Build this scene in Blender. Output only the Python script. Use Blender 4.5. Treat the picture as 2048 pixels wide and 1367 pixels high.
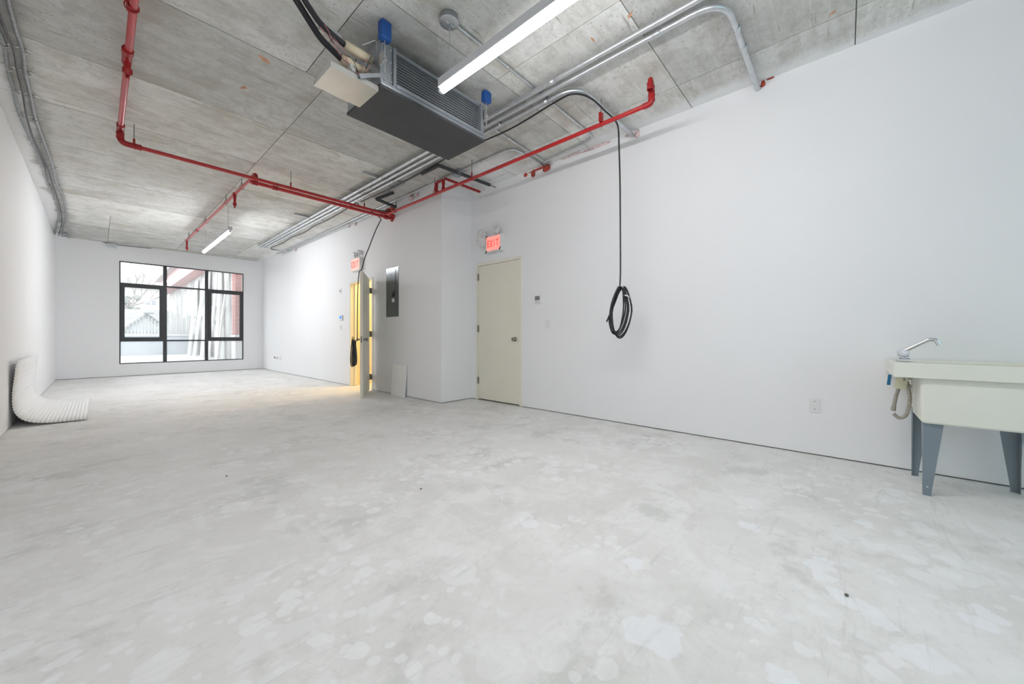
import bpy, bmesh, math, random
from mathutils import Vector, Matrix, noise as mnoise

random.seed(7)
for o in list(bpy.data.objects):
    bpy.data.objects.remove(o, do_unlink=True)
scene = bpy.context.scene
col = scene.collection

# ------------------------------------------------------------------ camera, sky, exposure
cam_d = bpy.data.cameras.new('camera')
cam_d.sensor_width = 36.0
cam_d.lens = 743.5 / 2048.0 * 36.0
cam_d.shift_y = -10.5 / 2048.0
cam_d.clip_start = 0.05
cam = bpy.data.objects.new('camera', cam_d)
col.objects.link(cam)
cam.location = (0, 0, 1.0)
cam.rotation_euler = (math.radians(90), 0, math.radians(-48.15))
scene.camera = cam

SKY_STRENGTH = 3.6
SKY_COLOR = (0.93, 0.97, 1.0)
NEAR_LAMP = 80.0
FAR_LAMP = 95.0
REAR_TINT = (0.22, 0.36, 0.40)
CLOSET_WATTS = 60.0
EXPOSURE = 0.30

world = bpy.data.worlds.new('overcast_sky')
scene.world = world
world.use_nodes = True
wn = world.node_tree.nodes
wn['Background'].inputs['Color'].default_value = (*SKY_COLOR, 1)
wn['Background'].inputs['Strength'].default_value = SKY_STRENGTH

scene.view_settings.view_transform = 'Standard'
scene.view_settings.look = 'None'
scene.view_settings.exposure = EXPOSURE
scene.view_settings.gamma = 1.0
scene.view_settings.use_curve_mapping = False
scene.cycles.max_bounces = 11
scene.cycles.diffuse_bounces = 7
scene.cycles.transparent_max_bounces = 8
scene.cycles.glossy_bounces = 3
scene.cycles.adaptive_threshold = 0.03
scene.cycles.caustics_reflective = False
scene.cycles.caustics_refractive = False
scene.cycles.sample_clamp_indirect = 6.0

# ------------------------------------------------------------------ materials
def mat_base(name):
    m = bpy.data.materials.new(name)
    m.use_nodes = True
    nt = m.node_tree
    return m, nt, nt.nodes['Principled BSDF']

def N(nt, typ, **kw):
    n = nt.nodes.new(typ)
    for k, v in kw.items():
        if k.startswith('i_'):
            n.inputs[k[2:].replace('_', ' ')].default_value = v
        else:
            setattr(n, k, v)
    return n

def L(nt, a, b):
    nt.links.new(a, b)

def pmat(name, color, rough=0.5, metal=0.0, spread=0.06, scale=6.0, bump=0.0, bscale=120.0, spec=0.5, coat=0.0):
    """principled with a gentle procedural tone variation and fine relief"""
    m, nt, b = mat_base(name)
    tc = N(nt, 'ShaderNodeTexCoord')
    nz = N(nt, 'ShaderNodeTexNoise')
    nz.inputs['Scale'].default_value = scale
    nz.inputs['Detail'].default_value = 5
    L(nt, tc.outputs['Object'], nz.inputs['Vector'])
    rp = N(nt, 'ShaderNodeValToRGB')
    rp.color_ramp.elements[0].position = 0.3
    rp.color_ramp.elements[1].position = 0.7
    rp.color_ramp.elements[0].color = (*[max(0, c * (1 - spread)) for c in color], 1)
    rp.color_ramp.elements[1].color = (*[min(1, c * (1 + spread)) for c in color], 1)
    L(nt, nz.outputs['Fac'], rp.inputs['Fac'])
    L(nt, rp.outputs['Color'], b.inputs['Base Color'])
    b.inputs['Roughness'].default_value = rough
    b.inputs['Metallic'].default_value = metal
    b.inputs['Specular IOR Level'].default_value = spec
    b.inputs['Coat Weight'].default_value = coat
    if bump:
        n2 = N(nt, 'ShaderNodeTexNoise')
        n2.inputs['Scale'].default_value = bscale
        n2.inputs['Detail'].default_value = 4
        L(nt, tc.outputs['Object'], n2.inputs['Vector'])
        bp = N(nt, 'ShaderNodeBump')
        bp.inputs['Strength'].default_value = bump
        bp.inputs['Distance'].default_value = 0.004
        L(nt, n2.outputs['Fac'], bp.inputs['Height'])
        L(nt, bp.outputs['Normal'], b.inputs['Normal'])
    return m

def emat(name, color, strength):
    m, nt, b = mat_base(name)
    b.inputs['Base Color'].default_value = (*color, 1)
    b.inputs['Emission Color'].default_value = (*color, 1)
    b.inputs['Emission Strength'].default_value = strength
    return m

def mixc(nt, fac, a, b):
    mx = N(nt, 'ShaderNodeMix', data_type='RGBA')
    for sock, v in ((mx.inputs[0], fac), (mx.inputs[6], a), (mx.inputs[7], b)):
        if hasattr(v, 'is_linked'):
            L(nt, v, sock)
        elif isinstance(v, (int, float)):
            sock.default_value = v
        else:
            sock.default_value = (*v, 1)
    return mx.outputs[2]

def ramp(nt, src, p0, p1, v0=0.0, v1=1.0):
    mr = N(nt, 'ShaderNodeMapRange', interpolation_type='SMOOTHSTEP')
    mr.inputs['From Min'].default_value = p0
    mr.inputs['From Max'].default_value = p1
    mr.inputs['To Min'].default_value = v0
    mr.inputs['To Max'].default_value = v1
    L(nt, src, mr.inputs['Value'])
    return mr.outputs['Result']

def noise(nt, vec, scale, detail=6, rough=0.55, dist=0.0):
    n = N(nt, 'ShaderNodeTexNoise')
    n.inputs['Scale'].default_value = scale
    n.inputs['Detail'].default_value = detail
    n.inputs['Roughness'].default_value = rough
    n.inputs['Distortion'].default_value = dist
    L(nt, vec, n.inputs['Vector'])
    return n.outputs['Fac']

def mapping(nt, vec, scale=(1, 1, 1), loc=(0, 0, 0), rot=(0, 0, 0)):
    mp = N(nt, 'ShaderNodeMapping')
    mp.inputs['Scale'].default_value = scale
    mp.inputs['Location'].default_value = loc
    mp.inputs['Rotation'].default_value = rot
    L(nt, vec, mp.inputs['Vector'])
    return mp.outputs['Vector']

def math_n(nt, op, a, b=None):
    n = N(nt, 'ShaderNodeMath', operation=op)
    for i, v in enumerate((a, b)):
        if v is None:
            continue
        if hasattr(v, 'is_linked'):
            L(nt, v, n.inputs[i])
        else:
            n.inputs[i].default_value = v
    return n.outputs[0]

def ceiling_material():
    m, nt, b = mat_base('board_marked_concrete')
    tc = N(nt, 'ShaderNodeTexCoord')
    V = tc.outputs['Object']
    oi = N(nt, 'ShaderNodeObjectInfo')
    # each plywood panel printed its own grain: shift the pattern per panel
    cmb = N(nt, 'ShaderNodeCombineXYZ')
    off = math_n(nt, 'MULTIPLY', oi.outputs['Random'], 40.0)
    L(nt, off, cmb.inputs['Z'])
    va = N(nt, 'ShaderNodeVectorMath', operation='ADD')
    L(nt, V, va.inputs[0]); L(nt, cmb.outputs[0], va.inputs[1])
    P = va.outputs[0]
    streak = noise(nt, mapping(nt, P, (1.6, 14, 1)), 1.0, 8, 0.68, 0.9)
    blot = noise(nt, P, 1.1, 6, 0.6, 0.4)
    fine = noise(nt, P, 34, 4, 0.7)
    c = mixc(nt, ramp(nt, streak, 0.25, 0.75), (0.585, 0.58, 0.54), (0.765, 0.76, 0.73))
    c = mixc(nt, math_n(nt, 'MULTIPLY', ramp(nt, blot, 0.46, 0.66), 0.62), c, (0.84, 0.84, 0.825))
    c = mixc(nt, math_n(nt, 'MULTIPLY', ramp(nt, noise(nt, mapping(nt, P, (1, 1.6, 1), (3, 7, 2)), 1.5, 6, 0.65), 0.50, 0.68), 0.7), c, (0.49, 0.45, 0.38))
    c = mixc(nt, math_n(nt, 'MULTIPLY', ramp(nt, fine, 0.45, 0.75), 0.35), c, (0.48, 0.47, 0.435))
    c = mixc(nt, math_n(nt, 'MULTIPLY', ramp(nt, noise(nt, P, 7.0, 7, 0.72, 0.4), 0.46, 0.64), 0.52), c, (0.48, 0.47, 0.435))
    # dark air holes and scars
    vo = N(nt, 'ShaderNodeTexVoronoi')
    vo.inputs['Scale'].default_value = 30
    L(nt, mapping(nt, P, (0.7, 1, 1)), vo.inputs['Vector'])
    gate = ramp(nt, noise(nt, P, 2.2, 4), 0.42, 0.58)
    pit = math_n(nt, 'MULTIPLY', ramp(nt, vo.outputs['Distance'], 0.16, 0.10), gate)
    c = mixc(nt, math_n(nt, 'MULTIPLY', pit, 0.75), c, (0.236, 0.23, 0.206))
    scar = math_n(nt, 'MULTIPLY', ramp(nt, noise(nt, mapping(nt, P, (2.5, 26, 1)), 1.0, 3, 0.5), 0.68, 0.74), 0.7)
    c = mixc(nt, scar, c, (0.33, 0.319, 0.283))
    # panel to panel tone
    tone = ramp(nt, oi.outputs['Random'], 0, 1, 0.84, 1.08)
    hs = N(nt, 'ShaderNodeHueSaturation')
    L(nt, tone, hs.inputs['Value']); L(nt, c, hs.inputs['Color'])
    c = hs.outputs['Color']
    # white paint sprayed over the slab along the wall heads
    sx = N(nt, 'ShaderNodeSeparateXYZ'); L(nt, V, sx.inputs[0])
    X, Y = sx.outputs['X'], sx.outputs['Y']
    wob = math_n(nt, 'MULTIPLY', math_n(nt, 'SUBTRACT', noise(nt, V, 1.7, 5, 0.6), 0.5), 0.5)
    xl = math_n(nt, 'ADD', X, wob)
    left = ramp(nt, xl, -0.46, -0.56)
    conduit_shade = math_n(nt, 'MULTIPLY', math_n(nt, 'MULTIPLY', ramp(nt, xl, -0.30, -0.40), ramp(nt, xl, -0.56, -0.47)), 0.35)  # shadowy band beside the left conduits, painted into the slab colour
    c = mixc(nt, conduit_shade, c, (0.25, 0.25, 0.245))
    near = ramp(nt, xl, 3.82, 4.02)
    y_far = ramp(nt, math_n(nt, 'ADD', Y, wob), 5.2, 5.9)
    far = math_n(nt, 'MULTIPLY', ramp(nt, xl, 3.15, 3.42), y_far)
    bay = math_n(nt, 'MULTIPLY', ramp(nt, xl, 3.36, 3.50), ramp(nt, math_n(nt, 'ADD', Y, wob), 3.1, 3.6))
    paint = math_n(nt, 'MAXIMUM', math_n(nt, 'MAXIMUM', left, near), math_n(nt, 'MAXIMUM', far, bay))
    c = mixc(nt, math_n(nt, 'MULTIPLY', paint, 0.92), c, (0.85, 0.855, 0.855))
    L(nt, c, b.inputs['Base Color'])
    b.inputs['Roughness'].default_value = 0.75
    b.inputs['Specular IOR Level'].default_value = 0.3
    h = math_n(nt, 'ADD', math_n(nt, 'MULTIPLY', streak, 0.5), math_n(nt, 'SUBTRACT', math_n(nt, 'MULTIPLY', fine, 0.3), math_n(nt, 'MULTIPLY', pit, 0.6)))
    bp = N(nt, 'ShaderNodeBump')
    bp.inputs['Strength'].default_value = 0.35
    bp.inputs['Distance'].default_value = 0.01
    L(nt, h, bp.inputs['Height'])
    L(nt, bp.outputs['Normal'], b.inputs['Normal'])
    return m

SPLASHES = ((1.879, -0.041, 0.055), (1.843, -0.092, 0.05), (1.93, 0.02, 0.045), (2.111, 0.081, 0.06), (2.03, 0.05, 0.05), (1.728, -0.207, 0.06), (1.70, -0.15, 0.045), (1.356, 0.144, 0.06), (1.33, 0.10, 0.05), (2.139, -0.388, 0.055), (2.06, -0.33, 0.05), (1.544, 1.271, 0.045), (1.571, 0.684, 0.05), (1.247, 0.474, 0.10), (2.731, -0.07, 0.04), (2.31, 0.375, 0.05))

def floor_material():
    m, nt, b = mat_base('trowelled_concrete')
    tc = N(nt, 'ShaderNodeTexCoord')
    V = tc.outputs['Object']
    big = noise(nt, V, 0.8, 6, 0.6, 0.5)
    mid = noise(nt, V, 3.2, 7, 0.65, 0.8)
    fine = noise(nt, V, 26, 5, 0.7)
    c = mixc(nt, ramp(nt, big, 0.35, 0.65), (0.735, 0.725, 0.70), (0.805, 0.795, 0.775))
    c = mixc(nt, math_n(nt, 'MULTIPLY', ramp(nt, mid, 0.42, 0.62), 0.7), c, (0.855, 0.85, 0.835))
    c = mixc(nt, math_n(nt, 'MULTIPLY', ramp(nt, noise(nt, mapping(nt, V, (1, 1, 1), (9, 4, 0)), 2.1, 7, 0.7), 0.53, 0.66), 0.7), c, (0.61, 0.61, 0.585))
    c = mixc(nt, math_n(nt, 'MULTIPLY', ramp(nt, fine, 0.5, 0.75), 0.35), c, (0.62, 0.62, 0.60))
    # pale dried droplets and puddle rims
    gate = ramp(nt, noise(nt, mapping(nt, V, (1, 1, 1), (2, 2, 0)), 1.3, 4), 0.44, 0.60)
    for sc, p0, p1, k in ((7.5, 0.30, 0.27, 0.7), (3.6, 0.31, 0.28, 0.55), (14, 0.28, 0.24, 0.6)):
        vo = N(nt, 'ShaderNodeTexVoronoi')
        vo.inputs['Scale'].default_value = sc
        vo.inputs['Randomness'].default_value = 1.0
        wv = N(nt, 'ShaderNodeVectorMath', operation='ADD')
        nn = N(nt, 'ShaderNodeTexNoise'); nn.inputs['Scale'].default_value = sc * 1.4
        L(nt, V, nn.inputs['Vector'])
        sc2 = N(nt, 'ShaderNodeVectorMath', operation='SCALE'); sc2.inputs['Scale'].default_value = 0.5 / sc
        L(nt, nn.outputs['Color'], sc2.inputs[0])
        L(nt, V, wv.inputs[0]); L(nt, sc2.outputs[0], wv.inputs[1])
        L(nt, wv.outputs[0], vo.inputs['Vector'])
        sp = math_n(nt, 'MULTIPLY', math_n(nt, 'MULTIPLY', ramp(nt, vo.outputs['Distance'], p0, p1), gate), k)
        c = mixc(nt, sp, c, (0.88, 0.88, 0.88))
    # skim patches
    patch = ramp(nt, noise(nt, mapping(nt, V, (1.0, 1.5, 1), (5, 1, 0), (0, 0, 0.6)), 1.9, 5, 0.55, 0.9), 0.645, 0.66)
    c = mixc(nt, math_n(nt, 'MULTIPLY', patch, 0.45), c, (0.86, 0.86, 0.865))
    # separate dried splashes where they lie on the slab
    n3 = N(nt, 'ShaderNodeTexNoise'); n3.inputs['Scale'].default_value = 9.0; n3.inputs['Detail'].default_value = 4
    L(nt, V, n3.inputs['Vector'])
    s3 = N(nt, 'ShaderNodeVectorMath', operation='SCALE'); s3.inputs['Scale'].default_value = 0.16
    L(nt, n3.outputs['Color'], s3.inputs[0])
    w3 = N(nt, 'ShaderNodeVectorMath', operation='ADD'); L(nt, V, w3.inputs[0]); L(nt, s3.outputs[0], w3.inputs[1])
    for (px, py, rr) in SPLASHES:
        ds = N(nt, 'ShaderNodeVectorMath', operation='DISTANCE')
        L(nt, w3.outputs[0], ds.inputs[0]); ds.inputs[1].default_value = (px + 0.08, py + 0.08, 0.08)
        c = mixc(nt, math_n(nt, 'MULTIPLY', ramp(nt, ds.outputs['Value'], rr, rr * 0.80), 0.7), c, (0.88, 0.89, 0.91))
    # scuffed trowel arcs
    tr = noise(nt, mapping(nt, V, (1.6, 11, 1), (0, 0, 0), (0, 0, -0.35)), 1.0, 8, 0.72, 1.6)
    c = mixc(nt, math_n(nt, 'MULTIPLY', ramp(nt, tr, 0.54, 0.70), 0.42), c, (0.58, 0.58, 0.565))
    L(nt, c, b.inputs['Base Color'])
    rg = ramp(nt, mid, 0.3, 0.7, 0.50, 0.72)
    L(nt, rg, b.inputs['Roughness'])
    b.inputs['Specular IOR Level'].default_value = 0.35
    bp = N(nt, 'ShaderNodeBump')
    bp.inputs['Strength'].default_value = 0.12
    bp.inputs['Distance'].default_value = 0.006
    L(nt, math_n(nt, 'ADD', fine, mid), bp.inputs['Height'])
    L(nt, bp.outputs['Normal'], b.inputs['Normal'])
    return m

def pane_material(haze, tint=(0.97, 0.98, 0.98)):
    """window glass: mostly clear, partly a scattering film imitating veiling glare"""
    m, nt, b = mat_base('glare_veil_glass')
    nt.nodes.remove(b)
    out = nt.nodes['Material Output']
    tr = N(nt, 'ShaderNodeBsdfTransparent')
    tr.inputs['Color'].default_value = (*tint, 1)
    tl = N(nt, 'ShaderNodeBsdfTranslucent')  # scattering share stands in for the washed-out glare over the view outside
    tl.inputs['Color'].default_value = (0.95, 0.96, 0.96, 1)
    gl = N(nt, 'ShaderNodeBsdfGlossy')
    gl.inputs['Roughness'].default_value = 0.03
    tc = N(nt, 'ShaderNodeTexCoord')
    nz = noise(nt, tc.outputs['Object'], 3.0, 5, 0.6)
    f = ramp(nt, nz, 0.3, 0.7, haze * 0.85, haze * 1.15)
    m1 = N(nt, 'ShaderNodeMixShader'); L(nt, f, m1.inputs[0]); L(nt, tr.outputs[0], m1.inputs[1]); L(nt, tl.outputs[0], m1.inputs[2])
    m2 = N(nt, 'ShaderNodeMixShader'); m2.inputs[0].default_value = 0.05
    L(nt, m1.outputs[0], m2.inputs[1]); L(nt, gl.outputs[0], m2.inputs[2])
    L(nt, m2.outputs[0], out.inputs['Surface'])
    return m

def film_material(name, color, alpha, rough=0.25):
    """crinkled thin plastic: part clear, part scattering white, with a little gloss"""
    m, nt, b = mat_base(name)
    nt.nodes.remove(b)
    tc = N(nt, 'ShaderNodeTexCoord')
    nz = noise(nt, tc.outputs['Object'], 22.0, 3, 0.55, 0.8)
    bp = N(nt, 'ShaderNodeBump'); bp.inputs['Strength'].default_value = 0.5; bp.inputs['Distance'].default_value = 0.006
    L(nt, nz, bp.inputs['Height'])
    tr = N(nt, 'ShaderNodeBsdfTransparent')
    tl = N(nt, 'ShaderNodeBsdfTranslucent'); tl.inputs['Color'].default_value = (*color, 1)
    df = N(nt, 'ShaderNodeBsdfDiffuse'); df.inputs['Color'].default_value = (*color, 1)
    gl = N(nt, 'ShaderNodeBsdfGlossy'); gl.inputs['Roughness'].default_value = rough
    for q in (tl, df, gl):
        L(nt, bp.outputs['Normal'], q.inputs['Normal'])
    def mx(f, a, c):
        n = N(nt, 'ShaderNodeMixShader')
        if hasattr(f, 'is_linked'): L(nt, f, n.inputs[0])
        else: n.inputs[0].default_value = f
        L(nt, a, n.inputs[1]); L(nt, c, n.inputs[2])
        return n.outputs[0]
    body = mx(0.5, tl.outputs[0], df.outputs[0])
    sh = mx(ramp(nt, nz, 0.35, 0.65, alpha * 0.6, min(1, alpha * 1.4)), tr.outputs[0], body)
    sh = mx(0.06, sh, gl.outputs[0])
    L(nt, sh, nt.nodes['Material Output'].inputs['Surface'])
    return m

M = {}
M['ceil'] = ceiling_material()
M['floor'] = floor_material()
M['wall'] = pmat('white_wall_paint', (0.895, 0.895, 0.905), 0.55, spread=0.008, scale=1.2, bump=0.05, bscale=260)
M['gap'] = pmat('dark_gap_plate', (0.15, 0.14, 0.125), 0.9, spread=0.5, scale=3)
M['slab'] = pmat('slab_concrete', (0.16, 0.155, 0.14), 0.9, spread=0.2)
M['black_frame'] = pmat('charcoal_aluminium', (0.045, 0.045, 0.05), 0.38, spread=0.1)
M['gasket'] = pmat('black_gasket', (0.015, 0.015, 0.016), 0.6)
M['red'] = pmat('red_pipe_enamel', (0.50, 0.018, 0.02), 0.30, spread=0.12, scale=9, coat=0.25)
M['red_fit'] = pmat('red_fitting_enamel', (0.36, 0.010, 0.012), 0.36, spread=0.15, scale=20, bump=0.1)
M['galv'] = pmat('galvanised_conduit', (0.62, 0.64, 0.66), 0.34, 0.85, spread=0.10, scale=14)
M['galv_dull'] = pmat('dull_galvanised_sheet', (0.40, 0.43, 0.46), 0.42, 0.75, spread=0.10, scale=8)
M['flex'] = pmat('grey_flexible_conduit', (0.30, 0.31, 0.32), 0.45, 0.4, spread=0.25, scale=30, bump=0.4, bscale=200)
M['steel_rod'] = pmat('zinc_rod', (0.32, 0.32, 0.31), 0.45, 0.8)
M['bright'] = pmat('bright_zinc_sheet', (0.72, 0.725, 0.71), 0.30, 0.9, spread=0.05, scale=5)
M['dark_sheet'] = pmat('dark_grey_panel', (0.055, 0.055, 0.058), 0.55, spread=0.08, scale=5)
M['fin'] = pmat('grey_coil_fins', (0.20, 0.21, 0.225), 0.5, 0.4, spread=0.08)
M['blue'] = pmat('blue_isolator', (0.012, 0.085, 0.33), 0.45, spread=0.08)
M['sleeve'] = pmat('tan_insulation', (0.63, 0.54, 0.39), 0.65, spread=0.07, scale=12, bump=0.1)
M['foam'] = pmat('black_pipe_foam', (0.022, 0.022, 0.024), 0.75, spread=0.2, bump=0.2, bscale=80)
M['foam_grey'] = pmat('charcoal_pipe_foam', (0.055, 0.057, 0.06), 0.7, spread=0.2, bump=0.2)
M['cable'] = pmat('black_cable', (0.018, 0.018, 0.02), 0.36, spread=0.1)
M['wire'] = pmat('pink_wire', (0.55, 0.20, 0.22), 0.5)
M['white_metal'] = pmat('white_enamel', (0.80, 0.80, 0.81), 0.4, spread=0.02)
M['housing'] = pmat('fixture_enamel', (0.62, 0.64, 0.66), 0.45, spread=0.02)
M['tube'] = emat('lit_lens', (1.0, 0.985, 1.0), NEAR_LAMP)
M['tube_far'] = emat('lit_lens_bright', (0.94, 0.965, 1.0), FAR_LAMP)
M['cream'] = pmat('cream_door_paint', (0.84, 0.805, 0.69), 0.42, spread=0.02, scale=2)
M['jamb'] = pmat('cream_frame_paint', (0.86, 0.83, 0.73), 0.45, spread=0.02, scale=2)
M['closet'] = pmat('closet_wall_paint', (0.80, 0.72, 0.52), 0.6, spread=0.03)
M['chrome'] = pmat('chrome', (0.78, 0.79, 0.81), 0.10, 1.0, spread=0.03)
M['satin'] = pmat('satin_steel', (0.30, 0.285, 0.26), 0.35, 0.9, spread=0.08)
M['panel_grey'] = pmat('grey_panel_enamel', (0.135, 0.15, 0.15), 0.16, 0.35, spread=0.05, coat=0.5)
M['plastic'] = pmat('white_plastic', (0.83, 0.83, 0.83), 0.4, spread=0.01)
M['screen_blue'] = emat('lit_blue_screen', (0.02, 0.18, 0.75), 0.8)
M['screen_grey'] = pmat('grey_display', (0.20, 0.20, 0.20), 0.35)
M['black'] = pmat('black_plastic', (0.02, 0.02, 0.02), 0.45)
M['sign_dim'] = emat('dim_exit_face', (0.95, 0.50, 0.42), 0.45)
M['sign_lit'] = emat('lit_exit_face', (1.0, 0.25, 0.21), 0.8)
M['sign_text'] = emat('lit_red_letter', (0.85, 0.12, 0.10), 0.35)
M['film'] = film_material('clear_plastic_film', (0.95, 0.94, 0.93), 0.42, 0.3)
M['film_side'] = film_material('clear_plastic_wrap', (0.95, 0.96, 0.96), 0.6)
M['firestop'] = pmat('red_firestop_putty', (0.45, 0.06, 0.035), 0.7, spread=0.5, scale=30, bump=0.5, bscale=60)
M['firestop_pale'] = pmat('overpainted_red_putty', (0.74, 0.58, 0.57), 0.7, spread=0.3, scale=24, bump=0.4, bscale=60)
M['orange'] = pmat('orange_spray_mark', (0.62, 0.33, 0.20), 0.8, spread=0.25, scale=30)
M['tub'] = pmat('cream_tub_plastic', (0.82, 0.825, 0.735), 0.42, spread=0.015, scale=3)
M['leg'] = pmat('grey_steel_leg', (0.23, 0.275, 0.31), 0.45, 0.2, spread=0.04)
M['braid'] = pmat('braided_hose', (0.40, 0.375, 0.32), 0.4, 0.6, spread=0.35, scale=160, bump=0.4, bscale=300)
M['tag_blue'] = pmat('blue_tag', (0.02, 0.17, 0.34), 0.5)
M['tag_cream'] = pmat('cream_tag', (0.72, 0.69, 0.52), 0.6)
M['acrylic'] = pmat('clear_acrylic_knob', (0.72, 0.75, 0.80), 0.12, 0.25, spread=0.1)
M['corr'] = pmat('white_corrugated_plastic', (0.96, 0.96, 0.955), 0.4, spread=0.005)
_nt = M['corr'].node_tree
_tl = N(_nt, 'ShaderNodeBsdfTranslucent'); _tl.inputs['Color'].default_value = (0.95, 0.95, 0.93, 1)
_mx = N(_nt, 'ShaderNodeMixShader'); _mx.inputs[0].default_value = 0.06
L(_nt, _nt.nodes['Principled BSDF'].outputs[0], _mx.inputs[1]); L(_nt, _tl.outputs[0], _mx.inputs[2])
L(_nt, _mx.outputs[0], _nt.nodes['Material Output'].inputs['Surface'])
M['board'] = pmat('white_board', (0.93, 0.93, 0.91), 0.6, spread=0.02)
M['pebble'] = pmat('dark_grit', (0.16, 0.15, 0.14), 0.8, spread=0.4)
M['glass'] = pane_material(0.16)
M['glass_back'] = pane_material(0.08, REAR_TINT)
M['brick'] = pmat('red_brick', (0.30, 0.10, 0.08), 0.85, spread=0.25, scale=14, bump=0.3)
M['mortar'] = pmat('mortar', (0.40, 0.38, 0.36), 0.9)
M['ext_conc'] = pmat('weathered_concrete', (0.33, 0.33, 0.32), 0.9, spread=0.5, scale=1.1, bump=0.2)
M['plank'] = pmat('white_washed_plank', (0.56, 0.57, 0.555), 0.7, spread=0.12, scale=3)
M['fence'] = pmat('white_fence_board', (0.42, 0.425, 0.42), 0.6, spread=0.06, scale=3)
M['parapet'] = pmat('blue_grey_parapet', (0.36, 0.39, 0.41), 0.8, spread=0.06)
M['deck'] = pmat('pale_roof_deck', (0.46, 0.465, 0.465), 0.8, spread=0.06, scale=0.8)
M['siding'] = pmat('white_siding', (0.40, 0.40, 0.395), 0.7, spread=0.03)
M['house_glass'] = pmat('dark_house_glass', (0.14, 0.15, 0.17), 0.2)
M['roof'] = pmat('pale_grey_roofing', (0.25, 0.255, 0.25), 0.7, spread=0.12, scale=2)
M['bark'] = pmat('grey_bark', (0.20, 0.18, 0.16), 0.9, spread=0.2)
M['hedge'] = pmat('dull_green_leaf', (0.16, 0.165, 0.15), 0.8, spread=0.3)
M['beam'] = pmat('red_painted_beam', (0.42, 0.17, 0.165), 0.5, spread=0.08)
M['street'] = pmat('grey_asphalt', (0.35, 0.35, 0.35), 0.9)

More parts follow.
